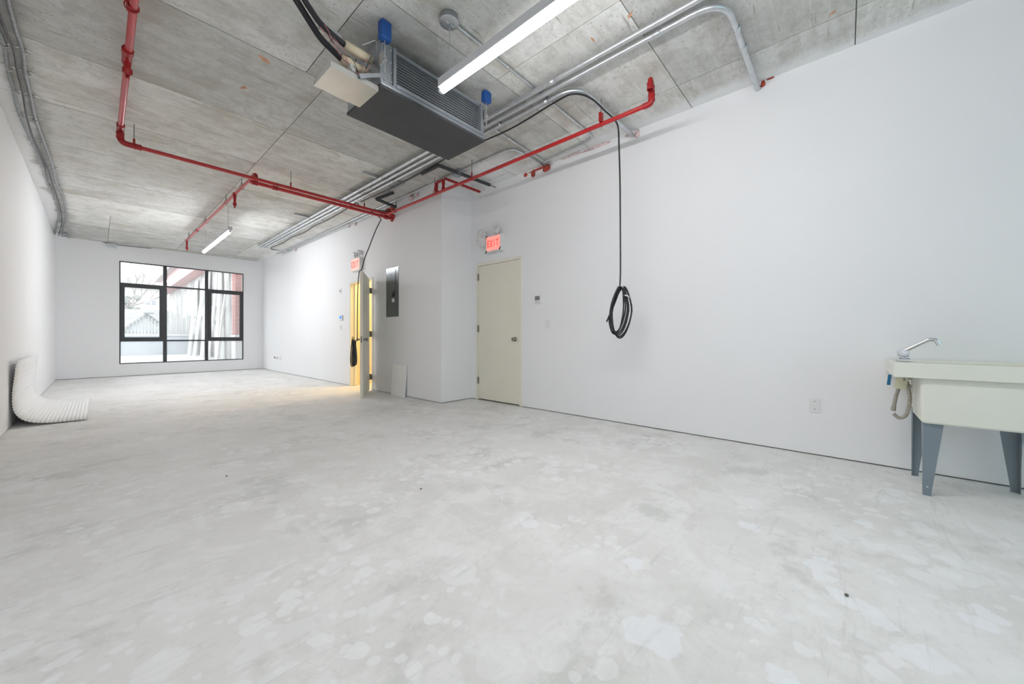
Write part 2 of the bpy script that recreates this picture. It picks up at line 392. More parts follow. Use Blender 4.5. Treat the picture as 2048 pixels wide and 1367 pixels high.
# ------------------------------------------------------------------ mesh builder
class MB:
    def __init__(self):
        self.v, self.f, self.s = [], [], []

    def add(self, verts, faces, smooth=False):
        o = len(self.v)
        self.v += [tuple(p) for p in verts]
        for f in faces:
            self.f.append([i + o for i in f]); self.s.append(smooth)
        return self

    def box(self, x0, x1, y0, y1, z0, z1):
        x0, x1 = min(x0, x1), max(x0, x1); y0, y1 = min(y0, y1), max(y0, y1); z0, z1 = min(z0, z1), max(z0, z1)
        v = [(x0, y0, z0), (x1, y0, z0), (x1, y1, z0), (x0, y1, z0), (x0, y0, z1), (x1, y0, z1), (x1, y1, z1), (x0, y1, z1)]
        return self.add(v, [(3, 2, 1, 0), (4, 5, 6, 7), (0, 1, 5, 4), (1, 2, 6, 5), (2, 3, 7, 6), (3, 0, 4, 7)])

    def obox(self, c, ax, ay, az, hx, hy, hz):
        c = Vector(c); ax, ay, az = Vector(ax).normalized(), Vector(ay).normalized(), Vector(az).normalized()
        v = []
        for z in (-1, 1):
            for x, y in ((-1, -1), (1, -1), (1, 1), (-1, 1)):
                v.append(c + ax * hx * x + ay * hy * y + az * hz * z)
        return self.add(v, [(3, 2, 1, 0), (4, 5, 6, 7), (0, 1, 5, 4), (1, 2, 6, 5), (2, 3, 7, 6), (3, 0, 4, 7)])

    def prism(self, poly, axis, a, b):
        """2-D polygon swept along an axis; axis 'x': poly=(y,z), 'y': (x,z), 'z': (x,y)"""
        def mk(p, t):
            return {'x': (t, p[0], p[1]), 'y': (p[0], t, p[1]), 'z': (p[0], p[1], t)}[axis]
        n = len(poly)
        v = [mk(p, a) for p in poly] + [mk(p, b) for p in poly]
        f = [tuple(range(n - 1, -1, -1)), tuple(range(n, 2 * n))]
        f += [(i, (i + 1) % n, (i + 1) % n + n, i + n) for i in range(n)]
        return self.add(v, f)

    def cyl(self, p0, p1, r0, r1=None, seg=14, caps=True):
        r1 = r0 if r1 is None else r1
        p0, p1 = Vector(p0), Vector(p1)
        d = (p1 - p0).normalized()
        u = d.orthogonal().normalized(); w = d.cross(u)
        v = []
        for p, r in ((p0, r0), (p1, r1)):
            for i in range(seg):
                t = 2 * math.pi * i / seg
                v.append(p + (u * math.cos(t) + w * math.sin(t)) * r)
        f = [(i, (i + 1) % seg, (i + 1) % seg + seg, i + seg) for i in range(seg)]
        self.add(v, f, True)
        if caps:
            self.add(v[:seg], [tuple(range(seg - 1, -1, -1))]); self.add(v[seg:], [tuple(range(seg))])
        return self

    def tube(self, pts, r, seg=10, fillet=0.0, closed=False, sub=5):
        pts = [Vector(p) for p in pts]
        if fillet and len(pts) > 2:
            out = [pts[0]]
            for i in range(1, len(pts) - 1):
                a, b, c = pts[i - 1], pts[i], pts[i + 1]
                d1, d2 = (a - b), (c - b)
                k = min(fillet, d1.length * 0.48, d2.length * 0.48)
                s, e = b + d1.normalized() * k, b + d2.normalized() * k
                for j in range(sub + 1):
                    t = j / sub
                    out.append(s * (1 - t) ** 2 + b * 2 * t * (1 - t) + e * t * t)
            out.append(pts[-1]); pts = out
        n = len(pts)
        rings = []
        up = None
        for i, p in enumerate(pts):
            if closed:
                d = (pts[(i + 1) % n] - pts[i - 1]).normalized()
            else:
                d = (pts[min(i + 1, n - 1)] - pts[max(i - 1, 0)]).normalized()
            if up is None:
                up = d.orthogonal().normalized()
            else:
                up = (up - d * up.dot(d))
                up = up.normalized() if up.length > 1e-6 else d.orthogonal().normalized()
            w = d.cross(up)
            rr = r(i / (n - 1)) if callable(r) else r
            rings.append([p + (up * math.cos(2 * math.pi * k / seg) + w * math.sin(2 * math.pi * k / seg)) * rr for k in range(seg)])
        v = [q for ring in rings for q in ring]
        f = []
        for i in range(n if closed else n - 1):
            for k in range(seg):
                j = (i + 1) % n
                f.append((i * seg + k, i * seg + (k + 1) % seg, j * seg + (k + 1) % seg, j * seg + k))
        self.add(v, f, True)
        if not closed:
            self.add(rings[0], [tuple(range(seg - 1, -1, -1))]); self.add(rings[-1], [tuple(range(seg))])
        return self

    def curve(self, pts, r, seg=8, steps=8):
        """Catmull-Rom through the points"""
        P = [Vector(p) for p in pts]
        P = [P[0] * 2 - P[1]] + P + [P[-1] * 2 - P[-2]]
        out = []
        for i in range(1, len(P) - 2):
            a, b, c, d = P[i - 1:i + 3]
            for j in range(steps):
                t = j / steps
                out.append(0.5 * ((2 * b) + (c - a) * t + (2 * a - 5 * b + 4 * c - d) * t * t + (3 * b - a - 3 * c + d) * t ** 3))
        out.append(P[-2])
        return self.tube(out, r, seg)

    def torus(self, c, axis, R, r, seg=20, ring=8):
        c, ax = Vector(c), Vector(axis).normalized()
        u = ax.orthogonal().normalized(); w = ax.cross(u)
        pts = [c + (u * math.cos(2 * math.pi * i / seg) + w * math.sin(2 * math.pi * i / seg)) * R for i in range(seg)]
        return self.tube(pts, r, ring, closed=True)

    def ball(self, c, rx, ry=None, rz=None, sub=2, jitter=0.0, seed=0):
        ry = rx if ry is None else ry; rz = rx if rz is None else rz
        bm = bmesh.new()
        bmesh.ops.create_icosphere(bm, subdivisions=sub, radius=1.0)
        c = Vector(c)
        v = []
        for p in bm.verts:
            k = 1.0 + (jitter * mnoise.noise(p.co * 2.3 + Vector((seed, seed * 1.7, 3))) if jitter else 0)
            v.append((c.x + p.co.x * rx * k, c.y + p.co.y * ry * k, c.z + p.co.z * rz * k))
        f = [tuple(q.index for q in fc.verts) for fc in bm.faces]
        bm.free()
        return self.add(v, f, True)

    def lathe(self, c, axis, prof, seg=18):
        """prof = [(along, radius)]"""
        c, ax = Vector(c), Vector(axis).normalized()
        u = ax.orthogonal().normalized(); w = ax.cross(u)
        v = []
        for a, r in prof:
            for i in range(seg):
                t = 2 * math.pi * i / seg
                v.append(c + ax * a + (u * math.cos(t) + w * math.sin(t)) * max(r, 1e-4))
        f = []
        for k in range(len(prof) - 1):
            for i in range(seg):
                f.append((k * seg + i, k * seg + (i + 1) % seg, (k + 1) * seg + (i + 1) % seg, (k + 1) * seg + i))
        return self.add(v, f, True)

    def build(self, name, mat, parent=None, bevel=0.0, kind=None, label=None, origin=None):
        root = parent
        off = Vector((0, 0, 0))
        if parent is not None:
            off = parent.matrix_world_loc
        elif origin is not None:
            off = Vector(origin)
        me = bpy.data.meshes.new(name)
        me.from_pydata([Vector(p) - off for p in self.v], [], self.f)
        for p, s in zip(me.polygons, self.s):
            p.use_smooth = s
        me.materials.append(mat)
        me.update()
        bm = bmesh.new(); bm.from_mesh(me)
        bmesh.ops.recalc_face_normals(bm, faces=bm.faces)
        bm.to_mesh(me); bm.free()
        ob = bpy.data.objects.new(name, me)
        col.objects.link(ob)
        if parent is not None:
            ob.parent = parent.ob
        else:
            ob.location = off
        if bevel:
            md = ob.modifiers.new('edge', 'BEVEL')
            md.width = bevel; md.segments = 2; md.limit_method = 'ANGLE'
        if kind:
            ob['kind'] = kind
        if label:
            ob['label'] = label
        return Ref(ob, off)


class Ref:
    """object + its world origin, so that parts can be built in world coordinates"""
    def __init__(self, ob, loc):
        self.ob = ob; self.matrix_world_loc = Vector(loc)


def tag(r, label=None, cat=None, group=None, kind=None):
    o = r.ob if isinstance(r, Ref) else r
    if label: o['label'] = label
    if cat: o['category'] = cat
    if group: o['group'] = group
    if kind: o['kind'] = kind
    return r

def thing(name, label, cat, loc, group=None, kind=None):
    e = bpy.data.objects.new(name, None)
    e.empty_display_size = 0.1
    col.objects.link(e)
    e.location = loc
    return tag(Ref(e, loc), label, cat, group, kind)

def struct(r, label, cat=None):
    return tag(r, label, cat, None, 'structure')

# ------------------------------------------------------------------ room dimensions (metres)
XL, XN, XF = -0.64, 4.05, 3.45        # left wall, near right wall, far right wall
YB, YR, YW = -3.0, 4.51, 13.57        # back wall, return wall, window wall
H = 3.33
WT = 0.14
GAP = 0.010                           # plasterboard stops just above the slab

# floor
struct(MB().box(XL - 0.3, 5.6, YB - 0.3, YW + 0.16, -0.12, 0).build('floor', M['floor']), 'bare grey concrete floor with pale blotches and water spots', 'floor')

# ceiling slab with its board-marked panels
ceil = struct(MB().box(XL - 0.3, 5.6, YB - 0.3, YW + 0.16, H + 0.006, H + 0.16).build('ceiling', M['slab']), 'board-marked raw concrete ceiling slab with panel joints', 'ceiling')
rows = [YB - 0.05, -2.46, -1.27, -0.06, 1.16, 2.35, 3.54, 4.75, 5.89, 7.06, 8.22, 9.42, 10.57, 11.78, 13.0, YW]
for i in range(len(rows) - 1):
    y0, y1 = rows[i], rows[i + 1]
    if y1 <= 3.6:
        xs = [XL - 0.1, 1.23, 3.60, 5.5] if i % 2 else [XL - 0.1, 1.23, 2.42, 3.60, 5.5]
    elif y1 <= 10.6:
        xs = [XL - 0.1, 1.425, 2.66, 3.9, 5.5] if i % 2 else [XL - 0.1, 1.425, 3.9, 5.5]
    else:
        xs = [XL - 0.1, 0.175, 1.425, 2.66, 3.9, 5.5]
    for j in range(len(xs) - 1):
        g = 0.0035
        drop = random.uniform(-0.0012, 0.0012)
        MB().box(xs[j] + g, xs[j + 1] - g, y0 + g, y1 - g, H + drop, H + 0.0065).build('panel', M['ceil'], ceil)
for (x, y, s, a) in ((0.936, 3.635, 0.055, 0.5), (0.916, 4.199, 0.05, 2.0), (2.575, 1.16, 0.035, 1.0), (2.596, 1.472, 0.03, 0.2), (3.538, 0.072, 0.03, 0.9)):
    mb = MB()
    n = 12
    ring = []
    for k in range(n):
        t = 2 * math.pi * k / n
        rr = s * random.uniform(0.25, 0.85)
        px, py = rr * math.cos(t) * 1.5, rr * math.sin(t) * 0.6
        ring.append((x + px * math.cos(a) - py * math.sin(a), y + px * math.sin(a) + py * math.cos(a)))
    mb.prism(ring, 'z', H - 0.0022, H + 0.001)
    mb.build('paint_mark', M['orange'], ceil)

# walls
struct(MB().box(XL - WT, XL, YB, YW, GAP, H + 0.01).build('wall_left', M['wall']), 'long white plasterboard wall on the left', 'wall')
# near right wall with the closed door opening
D1 = (3.478, 4.352, 2.118)            # y0, y1, top of the leaf opening
j = 0.045
struct(MB().box(XN, XN + WT, YB, D1[0] - j, GAP, H + 0.01)
       .box(XN, XN + WT, D1[1] + j, YR + 0.0, GAP, H + 0.01)
       .box(XN, XN + WT, D1[0] - j, D1[1] + j, D1[2] + j, H + 0.01).build('wall_right', M['wall']), 'broad white wall behind the utility sink', 'wall')
# return and far right wall with the open door
struct(MB().box(XF, XN + WT, YR, YR + WT, GAP, H + 0.01).build('wall_return', M['wall']), 'short white wall return beside the closed cream door', 'wall')
D2 = (6.625, 7.49, 2.075)
struct(MB().box(XF, XF + WT, YR + WT, D2[0] - j, GAP, H + 0.01)
       .box(XF, XF + WT, D2[1] + j, YW, GAP, H + 0.01)
       .box(XF, XF + WT, D2[0] - j, D2[1] + j, D2[2] + j, H + 0.01).build('wall_right', M['wall']), 'white wall with the open door and grey electrical panel', 'wall')
# window wall
W = (0.374, 2.962, 0.312, 2.908)
struct(MB().box(XL - WT, W[0], YW, YW + WT, GAP, H + 0.01).box(W[1], XF + WT, YW, YW + WT, GAP, H + 0.01)
       .box(W[0], W[1], YW, YW + WT, GAP, W[2]).box(W[0], W[1], YW, YW + WT, W[3], H + 0.01)
       .build('wall_far', M['wall']), 'white end wall around the black framed window', 'wall')
# wall behind the photographer with a shopfront opening
B = (0.4, 3.0, 0.6, 2.6)
struct(MB().box(XL - WT, B[0], YB - WT, YB, GAP, H + 0.01).box(B[1], XN + WT, YB - WT, YB, GAP, H + 0.01)
       .box(B[0], B[1], YB - WT, YB, GAP, B[2]).box(B[0], B[1], YB - WT, YB, B[3], H + 0.01)
       .build('wall_back', M['wall']), 'white wall with a wide shopfront window', 'wall')
# dark recess under the plasterboard
r = 0.022
struct(MB().box(XL - WT, XL - r, YB, YW, 0, 0.05).build('trim_1', M['gap']), 'dark gap at the foot of the left wall', 'trim')
struct(MB().box(XN + r, XN + WT, YB, D1[0] - j, 0, 0.05).box(XN + r, XN + WT, D1[1] + j, YR, 0, 0.05).build('trim_2', M['gap']), 'dark gap at the foot of the wall behind the sink', 'trim')
struct(MB().box(XF + r, XF + WT, YR + r, D2[0] - j, 0, 0.05).box(XF + r, XF + WT, D2[1] + j, YW, 0, 0.05).box(XF + WT, XN + WT, YR + r, YR + WT, 0, 0.05).build('trim_3', M['gap']), 'dark gap at the foot of the wall with the open door', 'trim')
struct(MB().box(XL - WT, XF + WT, YW + r, YW + WT, 0, 0.05).build('trim_4', M['gap']), 'dark gap at the foot of the window wall', 'trim')

# ------------------------------------------------------------------ windows
def window(name, label, x0, x1, z0, z1, ym, mull, tz, sashes, gmat, sgn):
    """ym = inner face; sgn=+1 when outdoors is towards +Y"""
    w = struct(thing(name, label, 'window', ((x0 + x1) / 2, ym, z0)), label)
    fy0, fy1 = ym + 0.012 * sgn, ym + 0.085 * sgn
    ft = 0.024
    MB().box(x0, x0 + ft, fy0, fy1, z0, z1).box(x1 - ft, x1, fy0, fy1, z0, z1).box(x0 + ft, x1 - ft, fy0, fy1, z0, z0 + ft).box(x0 + ft, x1 - ft, fy0, fy1, z1 - ft, z1).build('window_frame', M['black_frame'], w, 0.002)
    cols = [x0 + ft] + [v for m_ in mull for v in (m_ - 0.038, m_ + 0.038)] + [x1 - ft]
    for m_ in mull:
        MB().box(m_ - 0.038, m_ + 0.038, fy0, fy1, z0 + ft, z1 - ft).build('mullion', M['black_frame'], w, 0.002)
    rws = [z0 + ft] + [v for t in tz for v in (t - 0.02, t + 0.02)] + [z1 - ft]
    for c in range(0, len(cols), 2):
        for t in tz:
            MB().box(cols[c], cols[c + 1], fy0, fy1, t - 0.02, t + 0.02).build('transom', M['black_frame'], w, 0.002)
        for q in range(0, len(rws), 2):
            a, b, cz0, cz1 = cols[c], cols[c + 1], rws[q], rws[q + 1]
            if (c // 2, q // 2) in sashes:
                s = 0.062
                sr = MB().box(a, a + s, fy0 - 0.01 * sgn, fy1 - 0.02 * sgn, cz0, cz1).box(b - s, b, fy0 - 0.01 * sgn, fy1 - 0.02 * sgn, cz0, cz1) \
                    .box(a + s, b - s, fy0 - 0.01 * sgn, fy1 - 0.02 * sgn, cz0, cz0 + s).box(a + s, b - s, fy0 - 0.01 * sgn, fy1 - 0.02 * sgn, cz1 - s, cz1).build('casement_sash', M['black_frame'], w, 0.003)
                hx = b - s * 0.5 if c == 0 else a + s * 0.5
                MB().box(hx - 0.014, hx + 0.014, fy0 - 0.022 * sgn, fy0 - 0.008 * sgn, 1.28, 1.42).box(hx - 0.009, hx + 0.009, fy0 - 0.045 * sgn, fy0 - 0.02 * sgn, 1.29, 1.38).build('sash_handle', M['black_frame'], sr, 0.002)
                a, b, cz0, cz1 = a + s, b - s, cz0 + s, cz1 - s
                MB().box(a, a + 0.008, fy0, fy0 + 0.03 * sgn, cz0, cz1).box(b - 0.008, b, fy0, fy0 + 0.03 * sgn, cz0, cz1).box(a + 0.008, b - 0.008, fy0, fy0 + 0.03 * sgn, cz0, cz0 + 0.008).box(a + 0.008, b - 0.008, fy0, fy0 + 0.03 * sgn, cz1 - 0.008, cz1).build('gasket', M['gasket'], sr)
            yy = ym + 0.055 * sgn
            MB().add([(a, yy, cz0), (b, yy, cz0), (b, yy, cz1), (a, yy, cz1)], [(0, 1, 2, 3)]).build('pane', gmat, w)
    return w

window('window_1', 'large black framed window of nine panes in the end wall', W[0], W[1], W[2], W[3], YW, (1.218, 2.090), (0.897, 2.345), {(0, 1), (2, 1)}, M['glass'], 1)
window('window_2', 'wide shopfront window in the wall behind the viewer', B[0], B[1], B[2], B[3], YB, (1.25, 2.15), (2.1,), set(), M['glass_back'], -1)

# ------------------------------------------------------------------ doors
def knob(parent, c, axis, mat):
    k = MB().lathe(c, axis, [(0, 0.032), (0.006, 0.032), (0.009, 0.014), (0.03, 0.011), (0.038, 0.022), (0.05, 0.029), (0.062, 0.026), (0.068, 0.012), (0.069, 0.0)]).build('door_knob', mat, parent)
    return k

d1 = struct(thing('door_1', 'closed cream flush door beside the wall return, under the bagged exit sign', 'door', (XN, (D1[0] + D1[1]) / 2, 0)), None)
fx0, fx1 = XN - 0.012, XN + WT
MB().box(fx0, fx1, D1[0] - j, D1[0], 0.004, D1[2] + j).box(fx0, fx1, D1[1], D1[1] + j, 0.004, D1[2] + j).box(fx0, fx1, D1[0], D1[1], D1[2], D1[2] + j).build('door_frame', M['jamb'], d1, 0.003)
lf = MB().box(XN + 0.002, XN + 0.046, D1[0] + 0.004, D1[1] - 0.004, 0.022, D1[2] - 0.004).build('door_leaf', M['cream'], d1, 0.002)
MB().box(XN + 0.05, XN + 0.12, D1[0] + 0.001, D1[1] - 0.001, 0.0, D1[2] - 0.001).build('door_stop', M['gap'], d1)
for z in (0.31, 1.128, 1.945):
    MB().box(XN - 0.010, XN + 0.004, D1[1] - 0.02, D1[1] + 0.012, z - 0.052, z + 0.052).cyl((XN - 0.010, D1[1], z - 0.055), (XN - 0.010, D1[1], z + 0.055), 0.009, seg=10).build('hinge', M['satin'], d1)
kb = knob(d1, (XN + 0.002, D1[0] + 0.085, 0.964), (-1, 0, 0), M['satin'])
MB().box(XN - 0.002, XN + 0.01, D1[0] - 0.006, D1[0] + 0.006, 0.92, 1.01).build('strike_plate', M['satin'], d1)

d2 = struct(thing('door_2', 'cream flush door standing open beside the grey electrical panel', 'door', (XF, (D2[0] + D2[1]) / 2, 0)), None)
fx0, fx1 = XF - 0.012, XF + WT
MB().box(fx0, fx1, D2[0] - j, D2[0], 0.004, D2[2] + j).box(fx0, fx1, D2[1], D2[1] + j, 0.004, D2[2] + j).box(fx0, fx1, D2[0], D2[1], D2[2], D2[2] + j) \
    .box(XF + 0.07, XF + 0.085, D2[1] - 0.02, D2[1], 0.004, D2[2]).box(XF + 0.07, XF + 0.085, D2[0], D2[0] + 0.02, 0.004, D2[2]).build('door_frame', M['jamb'], d2, 0.003)
hp, fe = Vector((3.353, 6.578, 0)), Vector((2.872, 5.862, 0))
dd = (fe - hp).normalized(); nn = Vector((dd.y, -dd.x, 0))
if nn.x < 0: nn = -nn                      # nn points to the far-right, the face seen here
cen = (hp + fe) / 2
ln = (fe - hp).length
lf2 = MB().obox((cen.x, cen.y, 1.045), dd, nn, (0, 0, 1), ln / 2, 0.022, 1.026).build('door_leaf', M['cream'], d2, 0.002)
kp = fe - dd * 0.07
for s in (1, -1):
    q = kp + nn * 0.022 * s
    knob(d2, (q.x, q.y, 0.955), nn * s, M['satin'])
q = fe + dd * 0.001
MB().obox((q.x, q.y, 0.955), dd, nn, (0, 0, 1), 0.0012, 0.012, 0.05).obox((q.x + dd.x * 0.006, q.y + dd.y * 0.006, 0.955), dd, nn, (0, 0, 1), 0.007, 0.007, 0.010).build('latch_plate', M['satin'], d2)
for z in (0.25, 1.05, 1.86):
    a = Vector((3.352, 6.588, z)); b = Vector((XF - 0.008, D2[0] - 0.006, z))
    mdl = (a + b) / 2; ax = (b - a).normalized()
    MB().obox(mdl, ax, Vector((ax.y, -ax.x, 0)), (0, 0, 1), (b - a).length / 2 + 0.012, 0.003, 0.052).cyl((mdl.x, mdl.y, z - 0.056), (mdl.x, mdl.y, z + 0.056), 0.010, seg=10).build('hinge', M['satin'], d2)
MB().box(XF + 0.02, XF + 0.06, D2[1] - 0.003, D2[1] + 0.002, 0.90, 1.0).build('strike_plate', M['satin'], d2)
# lit closet behind the open door
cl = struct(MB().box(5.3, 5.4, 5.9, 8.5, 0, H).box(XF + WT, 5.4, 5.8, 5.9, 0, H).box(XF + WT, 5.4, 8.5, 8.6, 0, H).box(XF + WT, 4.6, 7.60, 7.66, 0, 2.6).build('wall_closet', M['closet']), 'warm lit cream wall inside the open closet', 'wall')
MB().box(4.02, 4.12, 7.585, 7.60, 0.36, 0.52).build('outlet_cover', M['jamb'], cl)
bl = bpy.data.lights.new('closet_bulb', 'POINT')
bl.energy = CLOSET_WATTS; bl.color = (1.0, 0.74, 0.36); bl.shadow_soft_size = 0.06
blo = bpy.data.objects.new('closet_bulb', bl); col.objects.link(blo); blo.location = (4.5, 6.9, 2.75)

# ------------------------------------------------------------------ strip lights
def strip_light(label, x, y0, y1, zb, cords, cord_top, lens):
    t = thing('strip_light', label, 'ceiling light', (x, (y0 + y1) / 2, zb), 'eight foot strip lights hung from the slab')
    MB().prism([(x - 0.030, zb + 0.035), (x - 0.030, zb + 0.095), (x + 0.030, zb + 0.095), (x + 0.030, zb + 0.035)], 'y', y0, y1).build('housing', M['housing'], t, 0.003)
    MB().prism([(x - 0.034, zb + 0.026), (x - 0.030, zb + 0.036), (x + 0.030, zb + 0.036), (x + 0.034, zb + 0.026), (x + 0.030, zb + 0.024), (x - 0.030, zb + 0.024)], 'y', y0 + 0.004, y1 - 0.004).build('reflector', M['white_metal'], t)
    lb = MB()
    n = 20
    ell = [(x + 0.0245 * math.cos(2 * math.pi * k / n), zb + 0.008 + 0.0145 * math.sin(2 * math.pi * k / n)) for k in range(n)]
    lb.prism(ell, 'y', y0 + 0.02, y1 - 0.02)
    lb.s[2:] = [True] * n
    lb.build('lens', lens, t)
    for ye, s in ((y0, 1), (y1, -1)):
        MB().prism([(x + 0.026 * math.cos(2 * math.pi * k / n), zb + 0.008 + 0.016 * math.sin(2 * math.pi * k / n)) for k in range(n)], 'y', ye, ye + 0.022 * s).build('end_cap', M['white_metal'], t)
    for (cy, top) in zip(cords, cord_top):
        MB().cyl((x, cy, zb + 0.095), (x, cy, top), 0.0035, seg=8).build('suspension_cable', M['galv'], t)
    return t

strip_light('near white strip light running out of the top of the picture', 1.715, -0.15, 2.25, 2.82, (2.146, 0.05), (H - 0.055, H), M['tube'])
strip_light('short looking far strip light near the window, below the red branch pipe', 1.58, 8.13, 10.60, 2.86, (8.3, 10.32), (H, H), M['tube_far'])

# round ceiling outlet box with its conduit
t = thing('ceiling_outlet_box', 'round galvanised ceiling box above the near strip light', 'electrical box', (1.709, 2.146, H))
MB().lathe((1.709, 2.146, H - 0.001), (0, 0, -1), [(0, 0.062), (0.004, 0.066), (0.044, 0.066)], 20).build('box_body', M['galv_dull'], t)
MB().lathe((1.709, 2.146, H - 0.044), (0, 0, -1), [(0, 0.0), (0, 0.070), (0.005, 0.070), (0.007, 0.066), (0.007, 0.0)], 20).build('cover', M['galv'], t)
for dx in (-0.02, 0.025):
    MB().torus((1.709 + dx, 2.135, H - 0.056), (0.2, 1, 0), 0.012, 0.004, 12, 6).build('cable_clip', M['bright'], t)

# ------------------------------------------------------------------ fan coil unit
ux0, ux1, uy0, uy1, uz0, uz1 = 1.405, 2.47, 2.575, 3.11, 2.86, 3.21
u = thing('fan_coil_unit', 'grey ceiling fan coil unit with black bottom panel and open front', 'air conditioner', ((ux0 + ux1) / 2, (uy0 + uy1) / 2, uz0))
MB().box(ux0 - 0.005, ux1 + 0.005, uy0 - 0.012, uy1 + 0.01, uz0, uz0 + 0.022).build('bottom_panel', M['dark_sheet'], u, 0.003)
# casing: back, top, sides
MB().box(ux0, ux1, uy1 - 0.02, uy1, uz0 + 0.022, uz1).box(ux0, ux1, uy0 + 0.03, uy1 - 0.02, uz1 - 0.02, uz1) \
    .box(ux0, ux0 + 0.02, uy0 + 0.03, uy1 - 0.02, uz0 + 0.022, uz1 - 0.02).box(ux1 - 0.02, ux1, uy0 + 0.03, uy1 - 0.02, uz0 + 0.022, uz1 - 0.02).build('casing', M['galv_dull'], u)
MB().box(ux0, ux0 + 0.10, uy0, uy0 + 0.03, uz0 + 0.05, uz1).build('corner_post', M['galv_dull'], u, 0.002)
MB().box(ux0 + 0.10, ux0 + 0.125, uy0 - 0.02, uy0 + 0.03, uz0 + 0.05, uz1 - 0.01).build('side_flange', M['galv_dull'], u, 0.002)
MB().box(ux1 - 0.055, ux1 - 0.03, uy0 - 0.02, uy0 + 0.03, uz0 + 0.05, uz1 - 0.01).box(ux1 - 0.03, ux1, uy0, uy0 + 0.03, uz0 + 0.05, uz1).build('side_flange', M['galv_dull'], u, 0.002)
MB().box(ux0, ux1, uy0 - 0.010, uy0 + 0.03, uz0 + 0.023, uz0 + 0.05).box(ux0 + 0.125, ux1 - 0.055, uy0 - 0.024, uy0 - 0.008, uz0 + 0.048, uz0 + 0.072).build('lower_rail', M['galv_dull'], u, 0.002)
MB().box(ux0 + 0.125, ux1 - 0.055, uy0, uy0 + 0.03, uz1 - 0.032, uz1 - 0.008).build('upper_rail', M['galv_dull'], u, 0.002)
mb = MB()
zf = uz0 + 0.075
while zf < uz1 - 0.04:
    mb.box(ux0 + 0.125, ux1 - 0.055, uy0 + 0.026, uy0 + 0.05, zf, zf + 0.015)
    zf += 0.0225
mb.box(ux0 + 0.02, ux1 - 0.02, uy0 + 0.05, uy0 + 0.06, uz0 + 0.03, uz1 - 0.02)
mb.build('coil_fins', M['fin'], u, kind='stuff')
mb = MB()
for (x, z) in ((ux0 + 0.085, 2.93), (ux0 + 0.085, 3.0), (ux0 + 0.085, 3.08), (ux0 + 0.085, 3.17), (ux0 + 0.02, 3.19), (ux0 + 0.03, 2.925), (ux1 - 0.015, 2.93), (ux1 - 0.015, 3.05), (ux1 - 0.015, 3.17), (1.56, 2.886), (2.38, 2.886)):
    MB().cyl((x, uy0 - 0.014, z), (x, uy0 + 0.002, z), 0.006, seg=8).build('screw', M['bright'], u)
def isolator(x, y, zt, h, rod_to):
    MB().box(x - 0.042, x + 0.042, y - 0.032, y + 0.032, zt - h, zt).build('spring_isolator', M['blue'], u, 0.012)
    MB().cyl((x, y, zt), (x, y, H), 0.005, seg=8).build('hanger_rod', M['steel_rod'], u)
    MB().cyl((x, y, zt - h), (x, y, rod_to), 0.005, seg=8).build('hanger_rod', M['bright'], u)
    MB().box(x - 0.02, x + 0.02, y - 0.01, uy0 + 0.002 if y < uy0 + 0.1 else y + 0.01, rod_to + 0.10, rod_to + 0.106).box(x - 0.022, x - 0.018, y - 0.01, uy0 + 0.002 if y < uy0 + 0.1 else y + 0.01, rod_to + 0.06, rod_to + 0.15).build('hanger_bracket', M['bright'], u)
    MB().cyl((x, y, rod_to + 0.085), (x, y, rod_to + 0.098), 0.012, seg=6).cyl((x, y, rod_to + 0.108), (x, y, rod_to + 0.12), 0.012, seg=6).build('hex_nut', M['bright'], u)
isolator(1.420, 2.535, 3.322, 0.135, 2.95)
isolator(2.470, 2.540, 3.322, 0.10, 3.0)
for x in (1.45, 2.43):
    MB().cyl((x, 3.06, uz1 - 0.005), (x, 3.06, H), 0.005, seg=8).build('hanger_rod', M['steel_rod'], u)
# drain pan beside the unit
px0, px1, py0, py1, pz = 1.055, 1.400, 2.59, 2.888, 2.83
pan = MB().box(px0, px1, py0, py1, pz, pz + 0.003).box(px0, px1, py0, py0 + 0.003, pz + 0.003, pz + 0.036).box(px0, px1, py1 - 0.003, py1, pz + 0.003, pz + 0.036) \
    .box(px0, px0 + 0.003, py0 + 0.003, py1 - 0.003, pz + 0.003, pz + 0.036).box(px1 - 0.003, px1, py0 + 0.003, py1 - 0.003, pz + 0.003, pz + 0.036).build('drain_pan', M['bright'], u)
MB().obox((1.33, 2.57, 2.90), (1, 0, 0.55), (0, 1, 0), (-0.55, 0, 1), 0.095, 0.002, 0.014).build('pan_strap', M['galv_dull'], u)
# valve sleeves, valve bodies and wiring
MB().lathe((1.178, 2.657, 3.08), (1, 0, 0), [(0, 0.0), (0, 0.030), (0.1, 0.031), (0.205, 0.030), (0.205, 0.0)], 16).build('valve_sleeve', M['sleeve'], u)
MB().lathe((1.172, 2.71, 3.005), (1, 0, 0), [(0, 0.0), (0, 0.034), (0.06, 0.037), (0.09, 0.029), (0.215, 0.030), (0.215, 0.0)], 16).build('valve_sleeve', M['sleeve'], u)
MB().cyl((1.38, 2.657, 3.08), (1.41, 2.657, 3.08), 0.014).build('pipe_stub', M['satin'], u)
MB().cyl((1.38, 2.71, 3.005), (1.41, 2.71, 3.005), 0.014).build('pipe_stub', M['satin'], u)
MB().cyl((1.22, 2.64, 2.87), (1.22, 2.64, 2.945), 0.022).cyl((1.22, 2.61, 2.905), (1.22, 2.67, 2.905), 0.016).build('drain_valve', M['bright'], u)
random.seed(3)
